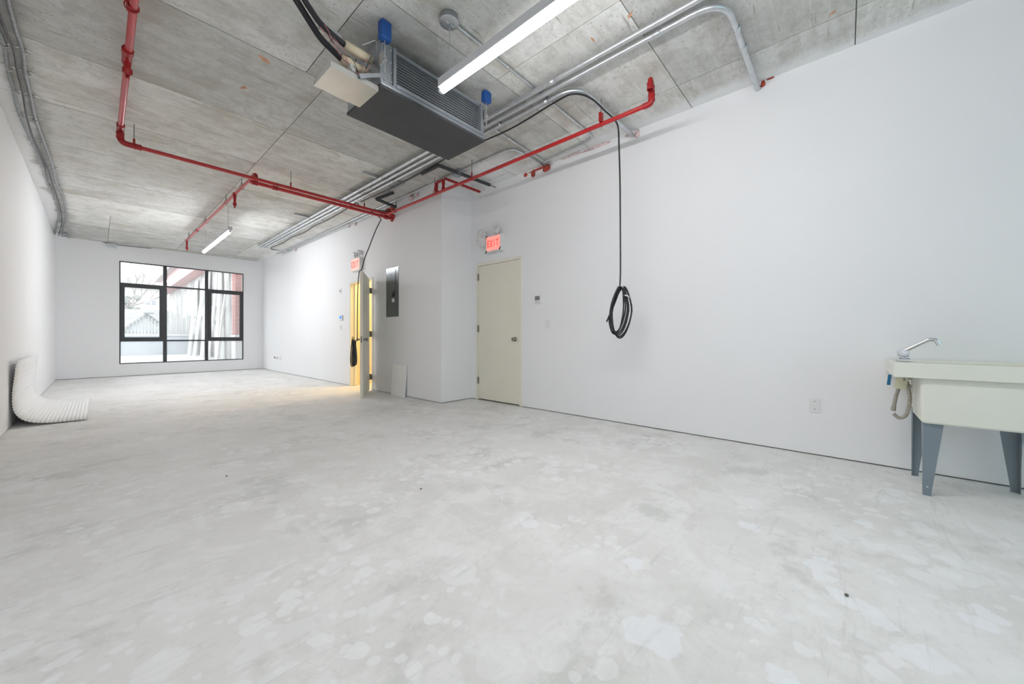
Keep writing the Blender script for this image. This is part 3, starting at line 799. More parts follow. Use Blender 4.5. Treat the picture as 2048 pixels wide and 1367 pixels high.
for k in range(5):
    pts = [(0.99 + 0.01 * k, 2.69, 3.15)]
    for q in range(5):
        pts.append((1.03 + 0.065 * q + random.uniform(-0.012, 0.012), 2.665 + random.uniform(-0.045, 0.01), 3.09 - 0.045 * q + random.uniform(-0.012, 0.03)))
    pts.append((1.36, 2.62, 2.93 + 0.05 * k))
    MB().curve(pts, 0.0018, 5, 5).build('control_wire', M['wire'] if k % 2 == 0 else M['cable'], u)
MB().curve([(1.30, 2.64, 3.14), (1.34, 2.62, 3.17), (1.385, 2.60, 3.20), (1.39, 2.59, 3.12)], 0.003, 6, 6).build('control_wire', M['galv'], u)
MB().box(1.02, 1.06, 2.70, 2.73, 3.12, 3.19).obox((1.11, 2.74, 3.20), (1, -0.1, -0.35), (0.1, 1, 0), (0.35, 0, 1), 0.08, 0.012, 0.012).build('anchor_strut', M['galv'], u, 0.002)

# insulated hoses
tag(MB().tube([(1.176, 2.71, 3.006), (1.12, 2.71, 3.03), (1.035, 2.71, 3.066), (0.923, 2.71, 3.185), (0.80, 2.66, 3.262), (0.55, 2.4, 3.285), (0.35, 1.9, 3.29)], 0.021, 12, 0.10).build('insulated_hose', M['foam'], origin=(1.17, 2.71, 3.0)),
    'thick black insulated hose entering the lower tan sleeve of the fan coil', 'hose', 'black foam insulated hoses')
tag(MB().tube([(1.18, 2.657, 3.08), (1.094, 2.657, 3.10), (1.01, 2.655, 3.125), (0.902, 2.65, 3.222), (0.80, 2.60, 3.28), (0.60, 2.36, 3.295), (0.43, 1.9, 3.30)], 0.019, 12, 0.10).build('insulated_hose', M['foam'], origin=(1.17, 2.66, 3.08)),
    'black insulated hose entering the upper tan sleeve of the fan coil', 'hose', 'black foam insulated hoses')

# ------------------------------------------------------------------ sprinkler pipework
def coupling(par, c, ax, r, name='coupling'):
    c, ax = Vector(c), Vector(ax).normalized()
    MB().lathe(c - ax * 0.03, ax, [(0, r * 1.02), (0, r * 1.38), (0.008, r * 1.42), (0.02, r * 1.30), (0.04, r * 1.30), (0.052, r * 1.42), (0.06, r * 1.38), (0.06, r * 1.02)], 16).build(name, M['red_fit'], par)

def head(par, x, y, z0, z1, r=0.017):
    """drop nipple and pendent sprinkler"""
    n_ = MB().cyl((x, y, z0), (x, y, z1 + 0.05), r, seg=12).lathe((x, y, z1 + 0.05), (0, 0, -1), [(0, r * 1.5), (0.03, r * 1.5), (0.04, r * 0.9), (0.05, r * 0.7)], 12).build('drop_nipple', M['red_fit'], par)
    MB().lathe((x, y, z1), (0, 0, -1), [(0, 0.009), (0.018, 0.006), (0.02, 0.016), (0.023, 0.016), (0.023, 0.0)], 12).cyl((x - 0.01, y, z1 + 0.004), (x - 0.004, y, z1 - 0.02), 0.002, seg=6).cyl((x + 0.01, y, z1 + 0.004), (x + 0.004, y, z1 - 0.02), 0.002, seg=6).build('sprinkler_head', M['red_fit'], n_)

def hanger(par, x, y, z, r, along, mat_ring=None):
    rg = MB().torus((x, y, z + r * 0.25), along, r * 1.35, 0.004, 18, 6).cyl((x, y, z + r * 1.4), (x, y, z + r * 1.4 + 0.05), 0.010, seg=8).build('hanger_ring', mat_ring or M['red_fit'], par)
    MB().cyl((x, y, z + r * 1.4 + 0.03), (x, y, H), 0.0045, seg=8).build('hanger_rod', M['steel_rod'], rg)

pr = 0.023
p1 = thing('sprinkler_pipe', 'red sprinkler pipe crossing the room with a bent run along the left side', 'sprinkler pipe', (0.16, 5.81, 3.23), 'red sprinkler pipework')
MB().cyl((0.157, YB, 3.23), (0.167, 5.72, 3.23), pr, seg=16).build('pipe', M['red'], p1)
MB().tube([(0.167, 5.70, 3.23), (0.167, 5.81, 3.23), (0.167, 5.81, 3.09), (0.30, 5.81, 3.09)], pr * 1.28, 14, 0.06).build('elbow', M['red_fit'], p1)
coupling(p1, (0.167, 5.70, 3.23), (0, 1, 0), pr); coupling(p1, (0.167, 5.81, 3.165), (0, 0, 1), pr * 1.05)
MB().cyl((0.29, 5.81, 3.09), (XF + 0.01, 5.82, 3.09), 0.0215, seg=16).build('pipe', M['red'], p1)
coupling(p1, (0.30, 5.81, 3.09), (1, 0, 0), pr)
coupling(p1, (0.160, 4.18, 3.23), (0, 1, 0), pr * 1.1, 'tee')
MB().cyl((0.160, 4.14, 3.23), (0.160, 4.36, 3.23), pr * 1.3, seg=14).build('tee', M['red_fit'], p1)
head(p1, 0.163, 4.30, 3.23, 3.10, 0.021)
coupling(p1, (0.158, 3.60, 3.23), (0, 1, 0), pr * 0.9, 'hanger_clamp')
MB().torus((0.157, 3.60, 3.235), (0, 1, 0), 0.036, 0.004).build('hanger_ring', M['red_fit'], p1)
hanger(p1, 0.272, 5.81, 3.09, 0.02, (1, 0, 0)); hanger(p1, 1.822, 5.815, 3.09, 0.02, (1, 0, 0)); hanger(p1, 2.90, 5.818, 3.09, 0.02, (1, 0, 0))

p2 = thing('sprinkler_pipe', 'lower red pipe of the crossing pair, with a branch running towards the window', 'sprinkler pipe', (1.43, 5.93, 3.08), 'red sprinkler pipework')
MB().cyl((1.36, 5.925, 3.075), (XF + 0.01, 5.935, 3.075), 0.024, seg=16).build('pipe', M['red'], p2)
coupling(p2, (1.42, 5.925, 3.075), (1, 0, 0), 0.024); coupling(p2, (1.66, 5.927, 3.075), (1, 0, 0), 0.022, 'tee')
coupling(p2, (XF - 0.10, 5.935, 3.075), (1, 0, 0), 0.026)
MB().tube([(1.43, 5.925, 3.075), (1.43, 5.925, 3.195), (1.43, 6.08, 3.195)], 0.027, 12, 0.05).build('elbow', M['red_fit'], p2)
MB().cyl((1.43, 6.05, 3.195), (1.365, 11.16, 3.195), 0.019, seg=14).build('branch_pipe', M['red'], p2)
coupling(p2, (1.415, 7.0, 3.195), (0, 1, 0), 0.019, 'tee')
MB().cyl((1.412, 6.98, 3.195), (1.412, 6.98, 3.12), 0.021, seg=12).build('tee', M['red_fit'], p2)
head(p2, 1.412, 6.98, 3.195, 3.00); head(p2, 1.365, 11.15, 3.21, 2.98)
MB().ball((1.365, 11.15, 3.195), 0.027, sub=2).build('elbow', M['red_fit'], p2)
coupling(p2, (1.38, 9.95, 3.195), (0, 1, 0), 0.019)
for y in (6.62, 7.55, 9.15, 10.9):
    x = 1.43 - (y - 6.05) * 0.0127
    hanger(p2, x, y, 3.195, 0.019, (0, 1, 0), M['steel_rod'])

p3 = thing('sprinkler_pipe', 'red sprinkler pipe running beside the right wall from the corner towards the viewer', 'sprinkler pipe', (3.29, 3.5, 3.08), 'red sprinkler pipework')
MB().cyl((3.29, 5.80, 3.08), (3.30, 1.32, 3.08), 0.0205, seg=16).build('pipe', M['red'], p3)
MB().tube([(3.30, 1.36, 3.08), (3.30, 1.285, 3.08), (3.30, 1.285, 3.21)], 0.027, 12, 0.05).build('elbow', M['red_fit'], p3)
MB().tube([(3.30, 1.285, 3.19), (3.30, 1.285, 3.262), (3.23, 1.27, 3.262), (3.23, 1.27, 3.17)], 0.021, 12, 0.035).build('return_bend', M['red_fit'], p3)
coupling(p3, (3.30, 1.285, 3.20), (0, 0, 1), 0.020); coupling(p3, (3.23, 1.27, 3.19), (0, 0, 1), 0.020)
coupling(p3, (3.30, 1.285, 3.13), (0, 0, 1), 0.022)
hanger(p3, 3.297, 1.78, 3.08, 0.02, (0, 1, 0)); hanger(p3, 3.293, 3.66, 3.08, 0.02, (0, 1, 0)); hanger(p3, 3.29, 4.46, 3.10, 0.02, (0, 1, 0))
MB().box(3.27, 3.32, 1.768, 1.792, 3.10, 3.19).build('hanger_clamp', M['red_fit'], p3)
rs = MB().tube([(3.291, 4.42, 3.09), (3.291, 4.42, 3.235), (3.291, 4.26, 3.235), (3.291, 4.26, 3.09)], 0.019, 12, 0.035).build('riser_loop', M['red_fit'], p3)
for y in (4.42, 4.26):
    coupling(p3, (3.291, y, 3.10), (0, 0, 1), 0.018); coupling(p3, (3.291, y, 3.20), (0, 0, 1), 0.018)
mb = MB().cyl((3.31, 4.25, 3.255), (3.98, 4.235, 3.255), 0.019, seg=12)
for k in range(9):
    mb.torus((3.38 + 0.07 * k, 4.248, 3.255), (1, 0, 0), 0.019, 0.003, 14, 6)
mb.build('threaded_stub', M['red_fit'], p3)
coupling(p3, (3.29, 5.55, 3.08), (0, 1, 0), 0.0195)
MB().lathe((XF - 0.002, 5.9, 3.08), (-1, 0, 0), [(0, 0.07), (0.006, 0.07), (0.014, 0.04), (0.03, 0.03)], 18).build('wall_flange', M['red_fit'], p1)

# ------------------------------------------------------------------ electrical conduits
def strap(par, c, ax, r, mat=None):
    c, ax = Vector(c), Vector(ax).normalized()
    MB().lathe(c - ax * 0.012, ax, [(0, r), (0, r * 1.22), (0.024, r * 1.22), (0.024, r)], 12).build('pipe_strap', mat or M['bright'], par)

def connector(par, c, ax, r):
    c, ax = Vector(c), Vector(ax).normalized()
    MB().lathe(c - ax * 0.028, ax, [(0, r), (0, r * 1.18), (0.05, r * 1.18), (0.056, r)], 12).build('compression_coupling', M['galv'], par)

cr = 0.0225
zc = H - 0.056
def conduit(label, pts, r, fil, straps=(), couplings=()):
    c = thing('electrical_conduit', label, 'conduit', pts[0], 'galvanised conduits under the slab')
    MB().tube(pts, r, 12, fil, sub=8).build('tube', M['galv'], c)
    for (p, ax) in straps: strap(c, p, ax, r)
    for (p, ax) in couplings: connector(c, p, ax, r)
    return c
Yx = (0, 1, 0)
conduit('thick galvanised conduit nearest the fan coil, innermost of the long bundle', [(2.70, YB, zc), (2.725, 11.02, zc), (2.74, 11.06, zc - 0.004)], cr, 0,
        [((2.712, y, zc), Yx) for y in (4.9, 7.6, 9.4)], [((2.708, 1.95, zc), Yx), ((2.718, 6.2, zc), Yx)])
conduit('thick galvanised conduit in the bundle that bends to the wall nearest the viewer', [(2.795, 11.02, zc), (2.805, 0.60, zc), (4.06, 0.595, zc)], cr, 0.22,
        [((2.80, y, zc), Yx) for y in (3.05, 4.9, 7.6, 9.4)], [((2.804, 1.05, zc), Yx), ((3.16, 0.596, zc), (1, 0, 0)), ((3.40, 0.596, zc), (1, 0, 0)), ((2.80, 5.4, zc), Yx)])
conduit('thick galvanised conduit on the wall side of the bundle, bending past the hanging cable', [(2.87, 11.02, zc), (2.90, 1.80, zc), (4.06, 1.79, zc)], cr, 0.22,
        [((2.885, y, zc), Yx) for y in (2.75, 4.9, 7.6, 9.4)], [((2.897, 2.16, zc), Yx), ((3.25, 1.797, zc), (1, 0, 0)), ((2.89, 6.6, zc), Yx)])
er = 0.0115
ze = H - 0.02
conduit('thin conduit from the round ceiling box across to the right wall', [(1.77, 2.15, ze), (3.87, 2.165, ze), (3.93, 2.98, ze - 0.01), (4.06, 2.99, ze - 0.02)], er, 0.14,
        [((2.35, 2.155, ze), (1, 0, 0)), ((3.3, 2.162, ze), (1, 0, 0))])
conduit('thin straight conduit crossing from the bundle to the red putty', [(2.70, 2.90, ze), (4.06, 2.96, ze)], er, 0, [((3.2, 2.92, ze), (1, 0, 0))])
conduit('thin conduit running along the right wall head then bending to the red putty', [(3.37, 11.9, ze), (3.385, 3.02, ze), (4.06, 3.03, ze)], er, 0.16,
        [((3.38, y, ze), Yx) for y in (3.6, 5.0, 7.4, 9.2)])
conduit('thin conduit stub from the far end of the bundle to the right wall', [(2.74, 11.06, zc - 0.004), (3.46, 11.03, ze - 0.03)], er, 0)
conduit('second thin conduit hugging the far right wall head', [(3.42, 11.6, ze - 0.03), (3.425, 6.0, ze - 0.035), (3.46, 5.9, ze - 0.05)], 0.008, 0.04, [((3.424, 8.2, ze - 0.032), Yx)])
tag(MB().box(3.33, 3.44, 3.98, 4.12, H - 0.07, H).build('junction_box', M['galv_dull'], bevel=0.004, origin=(3.385, 4.05, H)), 'small grey junction box on the thin conduit beside the dark bent pipe', 'electrical box')
tag(MB().box(2.93, 3.10, 4.95, 5.25, H - 0.028, H).build('cover_plate', M['galv_dull'], bevel=0.004, origin=(3.01, 5.1, H)), 'flat grey plate under the slab between the two dark bent pipes', 'plate')
tag(MB().obox((2.72, 5.05, H - 0.02), (1, 0, 0), (0, 1, 0), (0, 0, 1), 0.22, 0.02, 0.018).build('strut_channel', M['galv'], bevel=0.003, origin=(2.7, 5.05, H)), 'short galvanised strut across the conduits under the fan coil', 'strut', 'strut channels holding the conduits')
tag(MB().obox((2.74, 7.72, H - 0.02), (1, 0, 0), (0, 1, 0), (0, 0, 1), 0.26, 0.02, 0.018).build('strut_channel', M['galv'], bevel=0.003, origin=(2.7, 7.7, H)), 'short galvanised strut across the conduits beyond the red pipes', 'strut', 'strut channels holding the conduits')

# dark insulated pipes
def foam_pipe(label, pts, stub):
    c = thing('insulated_pipe', label, 'pipe', pts[0])
    MB().tube(pts, 0.024, 12, 0.02).build('foam_sleeve', M['foam_grey'], c)
    MB().tube(stub, 0.009, 8).build('copper_end', M['steel_rod'], c)
foam_pipe('dark grey foam covered pipe bent at a right angle under the fan coil', [(3.027, 4.40, H - 0.055), (3.027, 4.02, H - 0.055), (3.93, 3.97, H - 0.055)], [(3.92, 3.97, H - 0.055), (4.06, 3.965, H - 0.055)])
foam_pipe('dark grey foam covered pipe ending at the wall beside the crossing red pipes', [(3.16, 5.38, H - 0.03), (3.02, 5.66, H - 0.10), (3.40, 5.70, H - 0.12)], [(3.40, 5.70, H - 0.12), (3.40, 5.70, H - 0.03)])
tag(MB().tube([(3.03, 4.40, H - 0.05), (3.02, 5.3, H - 0.05), (3.14, 5.42, H - 0.04)], 0.008, 8, 0.03).build('copper_line', M['steel_rod'], origin=(3.03, 4.4, H)), 'thin dark pipe linking the two foam covered pipes', 'pipe')

# ------------------------------------------------------------------ cables
# hanging cable with coil in front of the right wall
c1 = thing('hanging_cable', 'black cable hanging from the slab to a coil in front of the white wall', 'cable', (3.61, 1.73, 1.5))
MB().curve([(2.93, 6.0, zc - 0.03), (2.94, 4.9, zc - 0.05), (2.93, 3.6, zc - 0.03), (2.96, 2.7, zc - 0.045), (2.915, 2.05, zc - 0.038), (2.93, 1.86, zc - 0.04), (3.09, 1.775, zc - 0.04), (3.35, 1.765, zc - 0.045), (3.56, 1.762, zc - 0.05), (3.628, 1.762, 3.17), (3.645, 1.762, 3.02), (3.655, 1.755, 2.6), (3.652, 1.75, 2.1), (3.635, 1.74, 1.7), (3.607, 1.733, 1.53)], 0.0085, 8, 8).build('cable_drop', M['cable'], c1)
hd = Vector((0.60, -0.80, 0)).normalized(); hn = Vector((0.80, 0.60, 0))
top = Vector((3.607, 1.733, 1.53))
random.seed(11)
for k in range(5):
    w = 0.085 + 0.012 * k * (1 if k % 2 else 0.5); hgt = 0.235 + 0.008 * k
    cc = top + Vector((0, 0, -hgt - 0.01)) + hd * (0.012 * (k - 2)) + hn * 0.013 * (k - 2)
    pts = []
    for i in range(28):
        t = 2 * math.pi * i / 28
        x = math.sin(t) * w * (1 + 0.12 * math.cos(t) - 0.1)
        z = math.cos(t) * hgt
        x *= 0.55 + 0.45 * min(1, (1 - math.cos(t)) * 1.1)
        pts.append(cc + hd * (x + 0.02 * math.cos(t)) + Vector((0, 0, z)) + hn * 0.008 * math.sin(t + k))
    MB().tube(pts, 0.0085, 8, closed=True).build('cable_loop', M['cable'], c1)
lp = [top, top + hd * -0.03 + Vector((0, 0, -0.12)), top + hd * -0.085 + Vector((0, 0, -0.26)), top + hd * -0.135 + Vector((0, 0, -0.375))]
MB().curve(lp, 0.0085, 8, 6).build('loose_end', M['cable'], c1)
lp = [top + hd * -0.08 + Vector((0, 0, -0.20)), top + hd * -0.108 + Vector((0, 0, -0.36)), top + hd * -0.085 + Vector((0, 0, -0.47)), top + hd * -0.05 + Vector((0, 0, -0.50)), top + hd * 0.0 + Vector((0, 0, -0.44)), top + hd * 0.035 + Vector((0, 0, -0.25)), top + hd * 0.03 + Vector((0, 0, -0.02))]
MB().curve(lp, 0.0075, 8, 6).build('cable_loop', M['cable'], c1)
MB().torus(top + Vector((0, 0, -0.02)), (0.3, 0.2, 1), 0.028, 0.008, 14, 6).build('cable_tie', M['plastic'], c1)
MB().torus(top + hd * 0.062 + Vector((0, 0, -0.115)), (0.4, -0.2, 1), 0.030, 0.007, 14, 6).build('cable_tie', M['plastic'], c1)

# cable over the open door with coil behind it
c2 = thing('draped_cable', 'black cable drooping from the pipe crossing over the open door to a dark coil', 'cable', (2.92, 6.03, 0.95))
MB().curve([(2.92, 6.12, zc - 0.02), (3.0, 6.15, zc - 0.06), (3.09, 6.12, 3.21), (3.19, 6.04, 3.12), (3.262, 5.96, 3.03), (3.235, 5.965, 2.95), (3.172, 5.976, 2.80), (3.045, 5.965, 2.478), (2.955, 5.927, 2.283), (2.887, 5.885, 2.10), (2.855, 5.905, 2.05), (2.845, 5.93, 1.776), (2.842, 5.94, 1.3), (2.842, 5.945, 0.94)], 0.008, 8, 8).build('cable_drop', M['cable'], c2)
for k in range(6):
    pts = []
    cc = Vector((2.832 - 0.004 * k, 5.98 + 0.006 * k, 0.735))
    for i in range(26):
        t = 2 * math.pi * i / 26
        pts.append(cc + dd * (math.sin(t) * (0.075 + 0.006 * k)) + Vector((0, 0, math.cos(t) * (0.20 + 0.005 * k))) + nn * (-0.012 * (k % 3) + 0.008 * math.sin(2 * t)))
    MB().tube(pts, 0.008, 8, closed=True).build('cable_loop', M['cable'], c2)

# cable that follows the conduit bundle to the far end
tag(MB().curve([(2.94, 6.2, zc), (2.94, 6.8, zc - 0.03), (2.93, 7.5, zc - 0.05), (2.935, 8.0, zc - 0.03), (2.945, 8.6, zc - 0.055), (2.935, 9.3, zc - 0.03), (2.945, 10.0, zc - 0.05), (2.93, 10.7, zc - 0.03), (3.0, 11.0, zc - 0.02), (3.2, 11.1, zc)], 0.010, 8, 6).build('sagging_cable', M['cable'], origin=(2.94, 8, zc)), 'black cable sagging beside the far half of the conduit bundle', 'cable')
# cable bunch crossing behind the red pipes
c3 = tag(MB().curve([(2.935, 6.3, zc - 0.03), (3.02, 6.2, zc - 0.05), (3.10, 6.06, zc - 0.09), (3.22, 5.95, zc - 0.11), (3.36, 5.86, zc - 0.12), (3.44, 5.83, zc - 0.10)], 0.009, 8, 6).build('cable', M['cable'], origin=(3.1, 6.06, zc)), 'short black cable bridging from the bundle to the red pipe crossing', 'cable')

# cables and flexible conduit along the left wall head
pathL = [(-0.461, 3.2), (-0.461, 4.485), (-0.445, 4.946), (-0.459, 5.333), (-0.466, 5.781), (-0.486, 6.383), (-0.482, 7.086), (-0.448, 8.062), (-0.445, 8.666), (-0.432, 9.858), (-0.45, 11.2), (-0.513, 12.336), (-0.58, 13.2)]
tag(MB().curve([(x, y, H - 0.05 - 0.012 * math.sin(y * 2.1)) for x, y in pathL], 0.008, 8, 6).build('wall_head_cable', M['cable'], origin=(-0.46, 5, H)), 'black cable snaking along the head of the left wall', 'cable')
fc = thing('flexible_conduit', 'pair of grey flexible conduits clipped along the head of the left wall', 'conduit', (-0.46, 6.0, H))
for s, nm in ((-0.045, 0.0), (0.05, 0.6)):
    MB().curve([(x + s + 0.012 * math.sin(y * 1.9 + nm), y, H - 0.024 - 0.006 * math.sin(y * 3 + nm)) for x, y in [(-0.47, YB)] + pathL], 0.0125, 10, 8).build('flexible_tube', M['flex'], fc)
for y in (4.95, 5.35, 5.83, 6.4, 7.1, 8.1, 9.0, 9.9, 10.8, 11.7, 12.4):
    x = min(pathL, key=lambda p: abs(p[1] - y))[0]
    mb = MB()
    for s in (-0.045, 0.05):
        mb.torus((x + s, y, H - 0.026), (0.1, 1, 0), 0.019, 0.0035, 14, 6)
    mb.box(x - 0.085, x + 0.095, y - 0.008, y + 0.008, H - 0.006, H - 0.0015)
    mb.build('conduit_clip', M['bright'], fc)
mb = MB()
for k in range(6):
    mb.torus((-0.53 + 0.02 * k, 12.9 + 0.06 * (k % 3), H - 0.05 - 0.02 * (k % 2)), (0.4 * (k % 2), 1, 0.5), 0.035, 0.007, 14, 6)
mb.build('slack_loop', M['galv_dull'], fc)

# small box on the window wall head
t = thing('wall_junction_box', 'small pale grey box high on the window wall at its left', 'electrical box', (0.24, YW, 3.25))
MB().box(0.17, 0.32, YW - 0.07, YW, 3.20, 3.30).build('box_body', M['housing'], t, 0.004)
MB().box(0.165, 0.325, YW - 0.076, YW - 0.07, 3.195, 3.305).build('cover', M['housing'], t, 0.002)
MB().curve([(0.17, YW - 0.03, 3.29), (0.12, YW - 0.03, 3.315), (0.10, YW - 0.02, H)], 0.006, 6, 4).curve([(0.32, YW - 0.03, 3.29), (0.6, YW - 0.02, 3.30), (0.95, YW - 0.012, 3.315)], 0.006, 6, 4).build('lead_wire', M['cable'], t)

# ------------------------------------------------------------------ fire-stop putty and overspray lumps
def putty(label, blobs, mat, org):
    mb = MB()
    for k, (x, y, z, rx, ry, rz) in enumerate(blobs):
        mb.ball((x, y, z), rx, ry, rz, 2, 0.5, k + 3)
    tag(mb.build('fire_stop_putty', mat, origin=org), label, 'putty', 'fire stop putty at the wall head')
putty('lumpy red putty where thin conduits enter the right wall head', [(4.035, 2.99, 3.27, 0.02, 0.06, 0.05), (4.035, 3.22, 3.26, 0.02, 0.03, 0.05), (4.04, 3.36, 3.285, 0.015, 0.03, 0.03), (4.045, 3.1, 3.30, 0.02, 0.20, 0.012)], M['firestop'], (4.04, 3.0, 3.27))
putty('small red putty patch at the conduit end near the hanging cable', [(4.045, 1.735, 3.275, 0.012, 0.028, 0.05), (4.045, 1.83, 3.30, 0.012, 0.05, 0.018)], M['firestop_pale'], (4.05, 1.74, 3.27))
putty('small red putty patch at the conduit end nearest the viewer', [(4.045, 0.555, 3.30, 0.012, 0.018, 0.03), (4.047, 0.50, 3.324, 0.008, 0.03, 0.006)], M['firestop'], (4.05, 0.55, 3.3))
putty('brown red putty lump on the wall above the crossing red pipes', [(3.43, 6.02, 3.20, 0.03, 0.09, 0.06), (3.43, 5.86, 3.24, 0.025, 0.07, 0.04), (3.43, 6.2, 3.22, 0.02, 0.06, 0.03)], M['firestop'], (3.43, 6.0, 3.2))
putty('pale red putty at the far right wall head above the exit sign', [(3.44, 7.55, 3.27, 0.015, 0.05, 0.04), (3.44, 7.28, 3.25, 0.012, 0.05, 0.035)], M['firestop_pale'], (3.44, 7.5, 3.27))
putty('faded red putty at the wall head where the dark foam pipe ends', [(3.43, 5.28, 3.27, 0.02, 0.06, 0.05), (3.44, 5.12, 3.27, 0.012, 0.04, 0.04)], M['firestop_pale'], (3.43, 5.3, 3.27))
putty('thin red putty smear along the right wall head beyond the hanging cable', [(4.046, 2.25, 3.305, 0.010, 0.20, 0.018), (4.046, 2.6, 3.31, 0.010, 0.16, 0.014)], M['firestop_pale'], (4.05, 2.4, 3.3))
tag(MB().ball((3.44, 10.6, 3.25), 0.02, 0.07, 0.04, 2, 0.5, 9).build('fire_stop_putty', M['firestop_pale'], origin=(3.44, 10.6, 3.25)), 'pale putty lump at the far end of the right wall head', 'putty', 'fire stop putty at the wall head')

# ------------------------------------------------------------------ exit signs
def letters(parent, txt, X, yc, zc_, size, mat):
    strokes = {'E': [(0, 0, 0.2, 1), (0.2, 0.82, 0.8, 1), (0.2, 0.41, 0.7, 0.59), (0.2, 0, 0.8, 0.18)],
               'I': [(0.3, 0, 0.5, 1)], 'T': [(0, 0.82, 0.8, 1), (0.3, 0, 0.5, 0.82)]}
    w = size * 0.62
    total = w * len(txt)
    for i, ch in enumerate(txt):
        # reading direction for someone facing +X is towards -Y
        y_left = yc + total / 2 - w * i
        mb = MB()
        if ch == 'X':
            for sgn in (1, -1):
                a = Vector((X, y_left - w * 0.4 + sgn * w * 0.30, zc_ - size / 2)); b = Vector((X, y_left - w * 0.4 - sgn * w * 0.30, zc_ + size / 2))
                ax = (b - a).normalized()
                mb.obox((a + b) / 2, (1, 0, 0), ax.cross(Vector((1, 0, 0))), ax, 0.0012 + 0.0003 * sgn, size * 0.075, (b - a).length / 2)
        else:
            for (a0, z0, a1, z1) in strokes[ch]:
                mb.box(X - 0.0015, X + 0.0015, y_left - w * a0, y_left - w * a1, zc_ + size * (z0 - 0.5), zc_ + size * (z1 - 0.5))
        mb.build('letter', mat, parent)

def exit_sign(label, X, y0, y1, z0, z1, depth, face, text_size, lamps):
    s = thing('exit_sign', label, 'exit sign', (X, (y0 + y1) / 2, z0))
    MB().box(X - depth, X, y0, y1, z0, z1).build('housing', M['plastic'], s, 0.006)
    f = MB().box(X - depth - 0.004, X - depth, y0 + 0.02, y1 - 0.02, z0 + 0.02, z1 - 0.02).build('lit_face', face, s)
    letters(f, 'EXIT', X - depth - 0.005, (y0 + y1) / 2, (z0 + z1) / 2, text_size, M['sign_text'])
    for (y, z) in lamps:
        lh = MB().lathe((X - depth * 0.5, y, z), (-0.9, 0.3, -0.25), [(-0.045, 0.0), (-0.045, 0.03), (-0.02, 0.042), (0.02, 0.05), (0.03, 0.05)], 16).build('lamp_head', M['plastic'], s)
        MB().lathe((X - depth * 0.5, y, z), (-0.9, 0.3, -0.25), [(0.022, 0.046), (0.034, 0.03), (0.038, 0.0)], 16).build('lamp_lens', M['acrylic'], lh)
        MB().cyl((X - depth * 0.5, y, z1 - 0.005), (X - depth * 0.5, y, z - 0.03), 0.014, seg=10).build('lamp_neck', M['plastic'], s)
    return s

exit_sign('dim pink exit sign with two white lamp heads above the open door', XF, 6.97, 7.34, 2.29, 2.545, 0.07, M['sign_dim'], 0.12, ((7.24, 2.63), (7.05, 2.645)))
s2 = exit_sign('glowing red exit sign wrapped in clear plastic above the closed door', XN, 3.78, 4.10, 2.285, 2.53, 0.075, M['sign_lit'], 0.10, ())
# clear wrapping around the second sign: parts of it hang loose as bags round the lamp heads
def crumple(name, label, c, rx, ry, rz, seed, mat):
    bm = bmesh.new(); bmesh.ops.create_icosphere(bm, subdivisions=3, radius=1)
    mb = MB()
    v = []
    for p in bm.verts:
        k = 1 + 0.38 * mnoise.noise(p.co * 1.6 + Vector((seed, 0, 0))) + 0.20 * abs(mnoise.noise(p.co * 4.5 + Vector((0, seed, 0))))
        v.append((c[0] + p.co.x * rx * k, c[1] + p.co.y * ry * k, c[2] + p.co.z * rz * k))
    mb.add(v, [tuple(q.index for q in f.verts) for f in bm.faces], True)
    bm.free()
    return tag(mb.build(name, mat, origin=c), label, 'plastic bag', 'clear bags tied over the sign lamps')
crumple('plastic_bag', 'crumpled clear bag catching red light at the left of the glowing sign', (3.96, 4.17, 2.50), 0.07, 0.085, 0.125, 4, M['film'])
crumple('plastic_bag', 'small crumpled clear bag standing on top of the glowing sign', (3.985, 3.875, 2.60), 0.055, 0.06, 0.075, 9, M['film'])
MB().lathe((3.975, 4.14, 2.58), (-0.9, 0.3, -0.1), [(-0.03, 0.0), (-0.03, 0.03), (0.02, 0.045), (0.03, 0.03), (0.03, 0)], 14).build('lamp_head', M['plastic'], s2)
MB().lathe((3.99, 3.875, 2.59), (-0.9, -0.2, -0.1), [(-0.03, 0.0), (-0.03, 0.03), (0.02, 0.042), (0.03, 0.03), (0.03, 0)], 14).build('lamp_head', M['plastic'], s2)
wr = MB()
for (a, b) in (((3.97, 4.13, 2.535), (3.955, 4.12, 2.27)), ((3.96, 4.12, 2.27), (3.96, 3.76, 2.265))):
    a, b = Vector(a), Vector(b)
    n = 8
    for i in range(n):
        p, q = a.lerp(b, i / n), a.lerp(b, (i + 1) / n)
        o = Vector((0.085, 0, 0))
        jx = Vector((0, 0.008 * math.sin(i * 1.9), 0.008 * math.cos(i * 2.3)))
        wr.add([p + jx, q + jx, q + o, p + o], [(0, 1, 2, 3)], True)
wr.build('plastic_wrap', M['film_side'], s2)
for (y, z, h_) in ((4.085, 2.29, 0.02), (3.80, 2.31, 0.022), (3.87, 2.535, 0.012), (4.08, 2.515, 0.02)):
    MB().obox((3.968, y, z), (1, 0, 0), (0, 1, 0.5), (0, -0.5, 1), 0.004, 0.007, h_).build('tape_strip', M['black'], s2)

# ------------------------------------------------------------------ wall devices
def plate(name, label, cat, X, y, z, w, h, group=None):
    t = thing(name, label, cat, (X, y, z), group)
    MB().box(X - 0.007, X, y - w / 2, y + w / 2, z - h / 2, z + h / 2).build('cover_plate', M['plastic'], t, 0.002)
    return t

